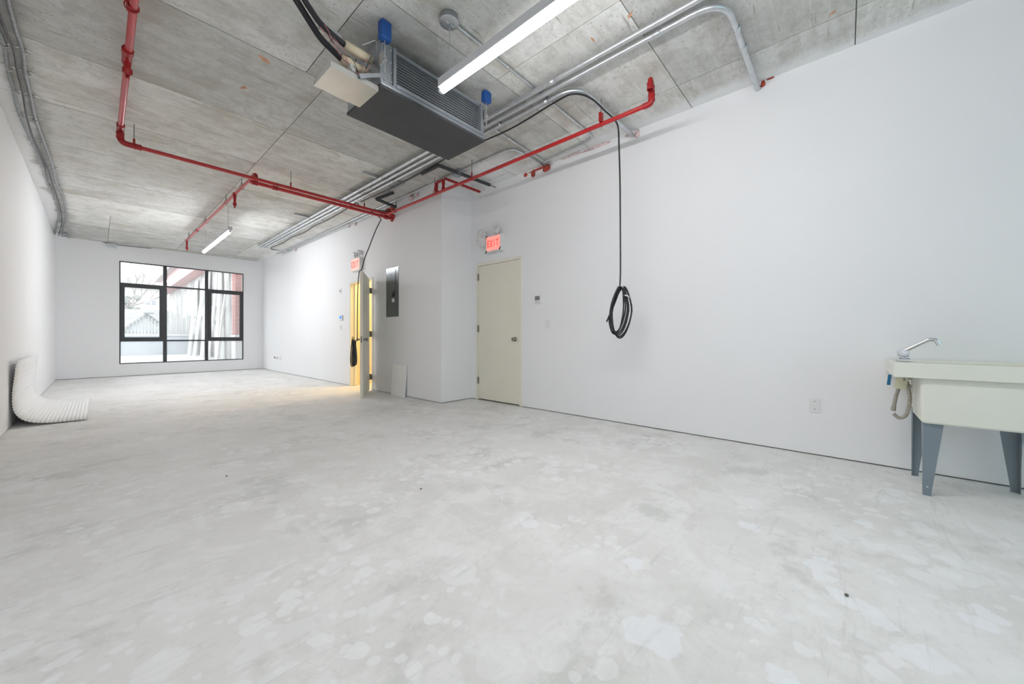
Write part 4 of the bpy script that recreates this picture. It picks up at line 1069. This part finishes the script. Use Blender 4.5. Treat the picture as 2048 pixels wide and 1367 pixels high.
# grey panel
e = thing('breaker_cabinet', 'tall flush grey electrical panel beside the open door', 'electrical panel', (XF, 5.9, 1.35))
ey0, ey1, ez0, ez1 = 5.695, 6.10, 1.348, 2.205
MB().box(XF - 0.006, XF, ey0, ey1, ez0, ez1).build('panel_frame', M['panel_grey'], e, 0.002)
dr = MB().box(XF - 0.012, XF - 0.006, ey0 + 0.09, ey1 - 0.012, ez0 + 0.03, ez1 - 0.03).build('panel_door', M['panel_grey'], e, 0.002)
MB().box(XF - 0.018, XF - 0.012, ey0 + 0.115, ey0 + 0.155, 1.70, 1.80).box(XF - 0.03, XF - 0.018, ey0 + 0.12, ey0 + 0.15, 1.74, 1.78).build('latch', M['black'], dr, 0.002)
MB().box(XF - 0.016, XF - 0.012, ey0 + 0.15, ey0 + 0.20, 1.70, 1.745).build('lock_cover', M['black'], dr)
MB().box(XF - 0.0135, XF - 0.012, ey0 + 0.12, ey0 + 0.20, 1.60, 1.665).build('paper_label', M['plastic'], dr, label='small white paper label')
MB().box(XF - 0.0135, XF - 0.012, ey0 + 0.20, ey0 + 0.29, 2.05, 2.10).build('rating_plate', M['screen_grey'], dr)

t = plate('thermostat', 'white thermostat with a lit blue screen left of the open door', 'thermostat', XF, 7.92, 1.40, 0.13, 0.13)
MB().box(XF - 0.025, XF - 0.007, 7.86, 7.98, 1.345, 1.455).build('case', M['plastic'], t, 0.004)
MB().box(XF - 0.0265, XF - 0.025, 7.885, 7.965, 1.375, 1.44).build('screen', M['screen_blue'], t, label='lit blue screen')
t = plate('thermostat', 'white thermostat with a grey display right of the closed door', 'thermostat', XN, 3.135, 1.517, 0.125, 0.125)
MB().box(XN - 0.026, XN - 0.007, 3.078, 3.192, 1.458, 1.575).build('case', M['plastic'], t, 0.003)
MB().box(XN - 0.0275, XN - 0.026, 3.10, 3.18, 1.50, 1.555).build('screen', M['screen_grey'], t, label='grey display')
MB().box(XN - 0.028, XN - 0.026, 3.105, 3.175, 1.475, 1.48).build('button', M['screen_grey'], t)

t = plate('light_switch', 'white light switch below the grey thermostat', 'light switch', XN, 2.985, 1.17, 0.075, 0.12)
MB().box(XN - 0.010, XN - 0.007, 2.968, 3.002, 1.135, 1.205).build('rocker', M['plastic'], t, 0.001)
t = plate('light_switch', 'white light switch below the blue screened thermostat', 'light switch', XF, 7.965, 1.19, 0.075, 0.12)
MB().box(XF - 0.010, XF - 0.007, 7.948, 7.982, 1.155, 1.225).build('rocker', M['plastic'], t, 0.001)
t = plate('wall_sensor', 'tiny white sensor plate above the blue screened thermostat', 'sensor', XF, 7.97, 1.97, 0.07, 0.115)
MB().box(XF - 0.03, XF - 0.007, 7.955, 7.99, 1.955, 1.985).build('sensor_eye', M['housing'], t, 0.003)
t = plate('blank_plate', 'white blanking plate with two screws left of the sink', 'wall plate', XN, 0.19, 0.418, 0.073, 0.116)
for z in (0.39, 0.455):
    MB().cyl((XN - 0.0085, 0.19, z), (XN - 0.006, 0.19, z), 0.0045, seg=10).build('screw', M['satin'], t)
t = plate('power_outlet', 'white power outlet low on the far right wall', 'outlet', XF, 11.84, 0.395, 0.075, 0.12)
for z in (0.37, 0.42):
    MB().box(XF - 0.009, XF - 0.007, 11.822, 11.858, z - 0.017, z + 0.017).build('socket', M['housing'], t, 0.001)
t = thing('pipe_stub', 'short chrome pipe stub low on the far right wall near the corner', 'pipe stub', (XF, 12.1, 0.40))
MB().lathe((XF, 12.1, 0.40), (-1, 0, 0), [(0, 0.05), (0.006, 0.05), (0.012, 0.025), (0.05, 0.024), (0.05, 0.0)], 16).build('escutcheon', M['chrome'], t)
MB().tube([(XF - 0.05, 12.1, 0.40), (XF - 0.08, 12.1, 0.40), (XF - 0.08, 12.1, 0.44)], 0.014, 10, 0.02).build('valve', M['satin'], t)

# board leaning on the wall by the panel
bd = MB().prism([(XF - 0.060, 0.0), (XF - 0.040, 0.0), (XF - 0.003, 0.525), (XF - 0.023, 0.525)], 'y', 5.435, 5.85)
tag(bd.build('board_offcut', M['board'], bevel=0.002, origin=(XF - 0.08, 5.64, 0)), 'white board offcut leaning on the wall below the electrical panel', 'board')

# ------------------------------------------------------------------ corrugated sheet by the left wall
prof = []
pathp = [(-0.590, 0.735), (-0.604, 0.55), (-0.616, 0.40), (-0.616, 0.25), (-0.598, 0.16), (-0.55, 0.085), (-0.47, 0.040), (-0.36, 0.020), (-0.22, 0.0145), (-0.075, 0.0135)]
P_ = [Vector((x, 0, z)) for x, z in pathp]
Q = [P_[0] * 2 - P_[1]] + P_ + [P_[-1] * 2 - P_[-2]]
dense = []
for i in range(1, len(Q) - 2):
    a, b, c, d = Q[i - 1:i + 3]
    for k in range(60):
        tt = k / 60
        dense.append(0.5 * ((2 * b) + (c - a) * tt + (2 * a - 5 * b + 4 * c - d) * tt * tt + (3 * b - a - 3 * c + d) * tt ** 3))
dense.append(P_[-1])
acc = 0.0; line = []
for i, p in enumerate(dense):
    if i: acc += (p - dense[i - 1]).length
    dvec = (dense[min(i + 1, len(dense) - 1)] - dense[max(i - 1, 0)]).normalized()
    nrm = Vector((-dvec.z, 0, dvec.x))
    off = 0.0028 * math.sin(acc / 0.032 * 2 * math.pi)
    line.append((p + nrm * off, nrm))
v, f = [], []
ys = [6.76, 7.3, 7.9, 8.5, 9.06]
n = len(line)
for y in ys:
    skew = 0.02 * math.sin(y)
    for side in (0.0, 0.0015):
        for p, nr in line:
            q = p + nr * side
            v.append((q.x, y, max(q.z, 0.002)))
for yi in range(len(ys) - 1):
    for s in range(2):
        b0 = (yi * 2 + s) * n; b1 = ((yi + 1) * 2 + s) * n
        for i in range(n - 1):
            f.append((b0 + i, b0 + i + 1, b1 + i + 1, b1 + i))
for yi in (0, len(ys) - 1):
    b0, b1 = yi * 2 * n, (yi * 2 + 1) * n
    for i in range(n - 1):
        f.append((b0 + i, b0 + i + 1, b1 + i + 1, b1 + i))
tag(MB().add(v, f, True).build('corrugated_sheet', M['corr'], origin=(-0.35, 7.9, 0)), 'white corrugated plastic sheet curling from the left wall onto the floor', 'plastic sheet')

# ------------------------------------------------------------------ utility sink
SK = thing('utility_sink', 'cream plastic utility sink on grey sheet legs against the right wall', 'sink', (3.73, -0.58, 0))
rx0, rx1, ry0, ry1 = 3.425, 4.035, -0.935, -0.235      # rim
rz0, rz1 = 0.742, 0.832
bx0, bx1, by0, by1 = 3.475, 3.985, -0.875, -0.375       # inner opening
mb = MB()
def ring_faces(mb, outer, inner):
    o = len(mb.v)
    mb.v += [tuple(p) for p in outer] + [tuple(p) for p in inner]
    k = len(outer)
    for i in range(k):
        mb.f.append([o + i, o + (i + 1) % k, o + k + (i + 1) % k, o + k + i]); mb.s.append(False)
def rect(x0, x1, y0, y1, z):
    return [(x0, y0, z), (x1, y0, z), (x1, y1, z), (x0, y1, z)]
ring_faces(mb, rect(rx0, rx1, ry0, ry1, rz0), rect(rx0, rx1, ry0, ry1, rz1 - 0.006))
ring_faces(mb, rect(rx0, rx1, ry0, ry1, rz1 - 0.006), rect(rx0 + 0.006, rx1 - 0.006, ry0 + 0.006, ry1 - 0.006, rz1))
ring_faces(mb, rect(rx0 + 0.006, rx1 - 0.006, ry0 + 0.006, ry1 - 0.006, rz1), rect(bx0, bx1, by0, by1 , rz1 - 0.004))
ring_faces(mb, rect(bx0, bx1, by0, by1, rz1 - 0.004), rect(bx0 + 0.012, bx1 - 0.012, by0 + 0.012, by1 - 0.012, rz1 - 0.02))
ring_faces(mb, rect(rx0, rx1, ry0, ry1, rz0), rect(rx0 + 0.008, rx1 - 0.008, ry0 + 0.008, ry1 - 0.008, rz0))
ring_faces(mb, rect(rx0 + 0.008, rx1 - 0.008, ry0 + 0.008, ry1 - 0.008, rz0), rect(rx0 + 0.012, rx1 - 0.012, ry0 + 0.012, ry1 - 0.012, rz0 + 0.06))
mb.build('rim', M['tub'], SK, 0.004)
# tub body: tapered, rounded corners, open top
def rrect(x0, x1, y0, y1, z, r_, k=5):
    pts = []
    for cx, cy, a0 in ((x1 - r_, y1 - r_, 0), (x0 + r_, y1 - r_, 90), (x0 + r_, y0 + r_, 180), (x1 - r_, y0 + r_, 270)):
        for i in range(k + 1):
            a = math.radians(a0 + 90 * i / k)
            pts.append((cx + r_ * math.cos(a), cy + r_ * math.sin(a), z))
    return pts
mb = MB()
levels = [(3.452, 4.01, -0.89, -0.352, 0.80, 0.02), (3.455, 4.008, -0.888, -0.354, 0.742, 0.02), (3.458, 4.004, -0.882, -0.356, 0.56, 0.02), (3.462, 4.0, -0.878, -0.359, 0.468, 0.02), (3.470, 3.99, -0.870, -0.367, 0.458, 0.02)]
prev = None
for lv in levels:
    cur = rrect(*lv[:5], lv[5])
    if prev: ring_faces(mb, prev, cur)
    prev = cur
mb.add(prev, [tuple(range(len(prev)))])
inner = [(3.487, 3.973, -0.863, -0.387, 0.815, 0.02), (3.50, 3.955, -0.84, -0.41, 0.55, 0.04), (3.53, 3.92, -0.81, -0.45, 0.49, 0.04)]
prev = None
for lv in inner:
    cur = rrect(*lv[:5], lv[5])
    if prev: ring_faces(mb, prev, cur)
    prev = cur
mb.add(prev, [tuple(range(len(prev)))])
mb.s = [True] * len(mb.s)
tb = mb.build('tub', M['tub'], SK)
md = tb.ob.modifiers.new('smooth', 'EDGE_SPLIT'); md.split_angle = math.radians(40)
MB().box(3.80, 4.005, -0.375, -0.345, 0.60, 0.742).prism([(3.84, 0.60), (4.0, 0.60), (4.0, 0.55), (3.86, 0.53)], 'y', -0.372, -0.350).build('tub_skirt', M['tub'], SK, 0.003)
# legs: bent sheet, broad at the top and narrow at the foot
def sheet_leg(x, y, sx, sy):
    """corner at (x,y); flanges run towards sx (x) and sy (y)"""
    t_ = 0.003
    zt, zb = 0.50, 0.0
    wt, wb = 0.092, 0.036
    m_ = MB()
    fpoly = [(y, zb), (y + sy * wb, zb), (y + sy * wb, 0.02), (y + sy * wt, zt), (y, zt)]
    m_.prism(fpoly, 'x', x, x + sx * t_)
    f2 = [(x + sx * t_, zb), (x + sx * wb * 0.9, zb), (x + sx * wb, 0.16), (x + sx * 0.075, zt), (x + sx * t_, zt)]
    m_.prism(f2, 'y', y, y + sy * t_)
    lg = m_.build('leg', M['leg'], SK)
    MB().cyl((x - sx * 0.0015, y + sy * 0.018, 0.055), (x + sx * 0.001, y + sy * 0.018, 0.055), 0.0055, seg=10).build('bolt_hole', M['bright'], lg)
sheet_leg(3.490, -0.368, 1, -1)
sheet_leg(3.490, -0.830, 1, 1)
sheet_leg(3.940, -0.358, -1, -1)
sheet_leg(3.940, -0.832, -1, 1)
# faucet on the deck
fcx, fcy = 3.73, -0.300
fa = MB().box(fcx - 0.085, fcx + 0.085, fcy - 0.033, fcy + 0.033, rz1 - 0.001, rz1 + 0.02).prism([(fcy - 0.03, rz1 + 0.02), (fcy + 0.03, rz1 + 0.02), (fcy + 0.02, rz1 + 0.035), (fcy - 0.02, rz1 + 0.035)], 'x', fcx - 0.07, fcx + 0.07).build('faucet', M['chrome'], SK, 0.004)
MB().tube([(fcx, fcy, rz1 + 0.03), (fcx, fcy, rz1 + 0.066), (fcx, fcy - 0.118, rz1 + 0.150), (fcx, fcy - 0.150, rz1 + 0.150), (fcx, fcy - 0.163, rz1 + 0.120)], 0.0132, 14, 0.03).cyl((fcx, fcy - 0.161, rz1 + 0.126), (fcx, fcy - 0.167, rz1 + 0.114), 0.015).lathe((fcx, fcy, rz1 + 0.034), (0, 0, 1), [(0, 0.018), (0.02, 0.015), (0.024, 0.011)], 14).build('spout', M['chrome'], fa)
for s in (-1, 1):
    mb = MB()
    c = (fcx + s * 0.055, fcy, rz1 + 0.02)
    mb.lathe(c, (0, 0, 1), [(0, 0.016), (0.012, 0.016), (0.014, 0.024), (0.045, 0.026), (0.055, 0.018), (0.056, 0)], 10)
    mb.build('faucet_knob', M['acrylic'], fa)
# supplies below the deck
for s, x in ((0, 3.675), (1, 3.785)):
    MB().cyl((x, fcy, rz0 + 0.05), (x, fcy, 0.69), 0.012).cyl((x, fcy, 0.70), (x, fcy, 0.725), 0.018, seg=6).build('tail_pipe', M['satin'], SK)
MB().curve([(3.675, -0.312, 0.70), (3.675, -0.325, 0.62), (3.675, -0.325, 0.54), (3.672, -0.308, 0.465), (3.668, -0.275, 0.445), (3.665, -0.25, 0.47)], 0.0105, 10, 8).build('supply_hose', M['braid'], SK)
MB().curve([(3.785, -0.29, 0.70), (3.785, -0.288, 0.66), (3.78, -0.27, 0.58), (3.775, -0.258, 0.50)], 0.0105, 10, 8).cyl((3.775, -0.258, 0.505), (3.774, -0.255, 0.475), 0.014, seg=6).build('supply_hose', M['braid'], SK)
MB().obox((3.66, -0.285, 0.685), (1, 0.15, 0), (-0.15, 1, 0.15), (0, -0.15, 1), 0.002, 0.030, 0.042).build('hang_tag', M['tag_cream'], SK, label='cream paper hang tag')
MB().obox((3.66, -0.228, 0.702), (1, 0.4, 0), (-0.4, 1, 0.1), (0, -0.1, 1), 0.002, 0.009, 0.036).build('hang_tag', M['tag_blue'], SK, label='blue hang tag')
MB().box(3.655, 3.70, -0.335, -0.32, 0.71, 0.735).box(3.655, 3.70, -0.335, -0.322, 0.655, 0.675).build('mounting_nut', M['satin'], SK)
# bracket under the rim against the wall
MB().box(3.99, 4.045, -0.30, -0.235, 0.73, 0.742).build('rim_bracket', M['tub'], SK)

# ------------------------------------------------------------------ grit on the floor
for k, (x, y, s, lab) in enumerate(((1.418, 2.071, 0.009, 'dark crumb of grit in the middle of the floor'), (1.931, -0.004, 0.009, 'grey crumb of grit on the floor in front of the sink'), (0.62, 3.3, 0.007, 'tiny dark crumb of grit on the floor at the left'))):
    tag(MB().ball((x, y, s * 0.45), s, s * 0.8, s * 0.5, 1, 0.4, k).build('grit_crumb', M['pebble'], origin=(x, y, 0)), lab, 'grit', 'crumbs of grit on the floor')

# ------------------------------------------------------------------ outdoors
struct(MB().box(-14, 12, YW + 0.2, 22.0, 0.10, 0.22).build('ground_deck', M['deck']), 'pale roof deck outside the window', 'deck')
struct(MB().box(-40, 60, 22.4, 130, -0.6, -0.5).build('ground', M['street']), 'grey ground beyond the parapet', 'ground')
pp = thing('parapet', 'low blue grey parapet wall across the roof deck outside', 'wall', (0, 22.2, 0.22))
MB().box(-14, 2.9, 22.0, 22.4, 0.22, 1.03).build('parapet_wall', M['parapet'], pp)
MB().box(-14.05, 2.9, 21.94, 22.46, 1.03, 1.11).build('coping', M['deck'], pp, 0.01)
# neighbouring building on the right
nb = thing('neighbour_building', 'weathered concrete building with a red beam outside at the right', 'building', (3.6, 20, 0))
MB().box(2.98, 6.5, 15.0, 31.0, 0.22, 3.62).build('concrete_wall', M['ext_conc'], nb)
MB().box(2.55, 6.5, 15.0, 31.0, 3.62, 4.30).build('red_beam', M['beam'], nb, 0.01)
MB().box(2.3, 6.8, 14.8, 31.2, 4.30, 4.55).build('roof_edge', M['deck'], nb, 0.01)
for k in range(6):
    MB().box(2.35, 6.8, 15.0 + 2.6 * k, 15.25 + 2.6 * k, 4.55, 4.9).build('roof_joist', M['deck'], nb)
# brick pier, brick by brick
pr_ = thing('brick_pier', 'red brick pier just outside the right end of the window', 'pier', (3.05, 14.4, 0))
MB().box(2.912, 3.19, 14.262, 14.74, 1.06, 3.6).build('mortar_core', M['mortar'], pr_)
MB().box(2.88, 3.22, 14.22, 14.78, 0.98, 1.06).build('stone_base', M['deck'], pr_, 0.006)
MB().box(2.90, 3.20, 14.25, 14.76, 0.22, 0.98).build('plinth', M['deck'], pr_)
bh, bl_, bw = 0.062, 0.195, 0.092
row = 0; z = 1.07
meshes = {}
def brick(x0, x1, y0, y1, z0):
    key = (round(x1 - x0, 3), round(y1 - y0, 3))
    if key not in meshes:
        r_ = MB().box(0, x1 - x0, 0, y1 - y0, 0, bh).build('brick', M['brick'], pr_, 0.003)
        meshes[key] = r_.ob; o = r_.ob
    else:
        o = meshes[key].copy(); col.objects.link(o)
    o.location = Vector((x0, y0, z0))
while z < 3.58:
    yf = 14.252
    if row % 2 == 0:
        brick(2.902, 2.902 + bl_, yf, yf + bw, z); brick(2.902 + bl_ + 0.01, 3.20, yf, yf + bw, z)
    else:
        brick(2.902, 2.902 + bw, yf, yf + bl_, z); brick(2.902 + bw + 0.01, 3.20, yf, yf + bw, z)
    y = yf + (bw if row % 2 == 0 else bl_) + 0.01
    while y + bl_ < 14.76:
        brick(2.902, 2.902 + bw, y, y + bl_, z); y += bl_ + 0.01
    z += bh + 0.010; row += 1
# pale planks leaning on the concrete wall
random.seed(5)
PLANKS = ['pale plank slanting away on the concrete wall right behind the brick pier', 'pale plank slanting towards the brick pier, second from it',
          'broad pale plank on the concrete wall seen through the middle column of panes', 'pale plank on the concrete wall leaning towards the window, beyond the broad one',
          'farthest pale plank on the concrete wall outside, nearest the fence', 'thin pale batten on the concrete wall closest to the brick pier']
for k, (y, top_y, wdt, top_z) in enumerate(((16.0, 16.5, 0.36, 3.5), (17.2, 17.0, 0.30, 3.4), (18.3, 18.6, 0.60, 3.5), (19.9, 19.5, 0.50, 3.4), (21.0, 21.2, 0.60, 3.45), (15.3, 15.4, 0.14, 3.2))):
    a, b = Vector((2.72 - 0.02 * k, y, 0.22)), Vector((2.93, top_y, top_z))
    ax = (b - a).normalized()
    side = Vector((0, 1, 0)) - ax * ax.y
    tag(MB().obox((a + b) / 2, side, ax.cross(side), ax, wdt / 2, 0.02, (b - a).length / 2).build('leaning_plank', M['plank'], origin=a),
        PLANKS[k], 'plank', 'pale planks leaning outside')
for (y, z, lab) in ((17.5, 2.05, 'upper pale ledge sticking out of the concrete wall near the brick pier'), (17.5, 1.55, 'lower pale ledge sticking out of the concrete wall near the brick pier'), (20.25, 1.8, 'far pale ledge sticking out of the concrete wall near the fence')):
    tag(MB().box(2.70, 2.975, y, y + 0.4, z, z + 0.09).build('wall_bracket', M['deck'], origin=(2.97, y, z)), lab, 'ledge', 'pale ledges on the concrete wall')
# white board fence beyond the parapet, stepping up to the right
fn = thing('board_fence', 'white fence of upright boards with a stepped top behind the parapet', 'fence', (2.5, 22.7, -0.5))
x = 1.98
k = 0
while x < 2.9:
    zt = 1.55 + 0.10 * (k // 2) + (0.05 if k % 2 else 0)
    MB().box(x, x + 0.085, 22.7 + 0.02 * (k % 2), 22.73 + 0.02 * (k % 2), -0.5, zt).build('fence_board', M['fence'], fn)
    x += 0.098; k += 1
MB().box(1.95, 2.95, 22.76, 22.80, 0.9, 1.0).box(1.95, 2.95, 22.76, 22.80, 0.1, 0.2).build('fence_rail', M['fence'], fn)
# ribbed gable roof of a shed
sh = thing('garden_shed', 'low shed with a pale ribbed gable roof behind the parapet', 'shed', (1.65, 27, -0.5))
sx, sr, se, sw = 1.66, 2.22, 1.32, 0.92
MB().box(sx - sw + 0.06, sx + sw - 0.06, 26.2, 28.5, -0.5, se - 0.04).build('shed_wall', M['roof'], sh)
MB().prism([(sx - sw, se), (sx, sr), (sx + sw, se), (sx + sw - 0.03, se - 0.05), (sx, sr - 0.06), (sx - sw + 0.03, se - 0.05)], 'y', 25.9, 28.8).build('shed_roof', M['roof'], sh)
for k in range(9):
    for sg in (-1, 1):
        t0 = (k + 0.5) / 9
        p = Vector((sx + sg * sw * t0, 25.9, sr - (sr - se) * t0 + 0.015))
        MB().cyl(p, p + Vector((0, 2.9, 0)), 0.018, seg=6).build('roof_rib', M['fence'], sh)
for k in range(14):
    x = sx - sw + 0.10 + 0.12 * k
    ztop = sr - abs(x + 0.05 - sx) * (sr - se) / sw - 0.08
    MB().box(x, x + 0.095, 26.12, 26.19, -0.5, ztop).build('gable_board', M['fence'], sh)
MB().box(sx - 0.12, sx + 0.25, 25.86, 25.9, sr - 0.08, sr - 0.02).build('ridge_vent', M['house_glass'], sh)
# white wall of level boards behind the shed
bw_ = thing('boarded_wall', 'white wall of level boards behind the ribbed shed', 'fence', (2.0, 31, -0.5))
for k in range(12):
    MB().box(0.2, 3.4, 31.0 + 0.012 * (k % 2), 31.06, -0.5 + 0.26 * k, -0.25 + 0.26 * k).build('board', M['fence'], bw_)
# white house with paired windows
hs = thing('white_house', 'white house with a pair of small windows high beyond the boarded wall', 'house', (6, 100, -0.5))
MB().box(1.5, 9.5, 100, 108, -0.5, 10.2).build('house_wall', M['siding'], hs)
MB().prism([(1.0, 10.1), (5.5, 13.0), (10.0, 10.1)], 'y', 99.5, 108.5).build('house_roof', M['siding'], hs)
MB().box(1.4, 9.6, 99.9, 100.0, 6.1, 6.5).build('belt_course', M['tag_cream'], hs)
for x in (6.55, 7.35):
    wf = MB().box(x - 0.34, x + 0.34, 99.93, 100.0, 7.1, 8.05).build('house_window', M['siding'], hs)
    for a_ in (0, 1):
        for c_ in (0, 1):
            MB().box(x - 0.29 + 0.31 * a_, x - 0.02 + 0.31 * a_, 99.9, 99.94, 7.16 + 0.43 * c_, 7.52 + 0.43 * c_).build('pane', M['house_glass'], wf)
# bare tree in front of the house
random.seed(21)
tr = thing('bare_tree', 'bare grey tree with thin branches in front of the white house', 'tree', (2.6, 60, -0.5))
def branch(mb, p, d, l, r_, depth):
    q = p + d * l
    mb.cyl(p, q, r_, r_ * 0.68, seg=6, caps=False)
    if depth == 0: return
    for i in range(3 if depth > 1 else 2):
        nd = (d + Vector((random.uniform(-1, 1), random.uniform(-0.6, 0.6), random.uniform(-0.25, 0.7))) * 0.75).normalized()
        branch(mb, q if i else p.lerp(q, 0.7), nd, l * random.uniform(0.6, 0.85), r_ * 0.6, depth - 1)
mb = MB(); mb.cyl((2.6, 60, -0.5), (2.7, 60, 4.6), 0.17, 0.12, seg=8)
mb.build('trunk', M['bark'], tr)
mb = MB()
for dvec in ((0.5, 0.1, 0.8), (-0.5, 0.2, 0.8), (0.1, -0.2, 1), (1.0, 0, 0.5)):
    branch(mb, Vector((2.7, 60, 4.5)), Vector(dvec).normalized(), 1.9, 0.09, 4)
mb.build('branches', M['bark'], tr)
random.seed(8)
hd_ = MB()
for k in range(40):
    hd_.ball((2.0 + random.uniform(-0.7, 0.9), 54 + random.uniform(-0.5, 0.5), 4.4 + random.uniform(-0.9, 0.7)), random.uniform(0.15, 0.32), sub=1, jitter=0.6, seed=k)
hd_.cyl((2.0, 54, -0.5), (2.0, 54, 4.2), 0.12, 0.08, seg=8)
tag(hd_.build('evergreen_shrub', M['hedge'], origin=(2.0, 54, -0.5)), 'dull green bushy small tree left of the bare tree outside', 'shrub')
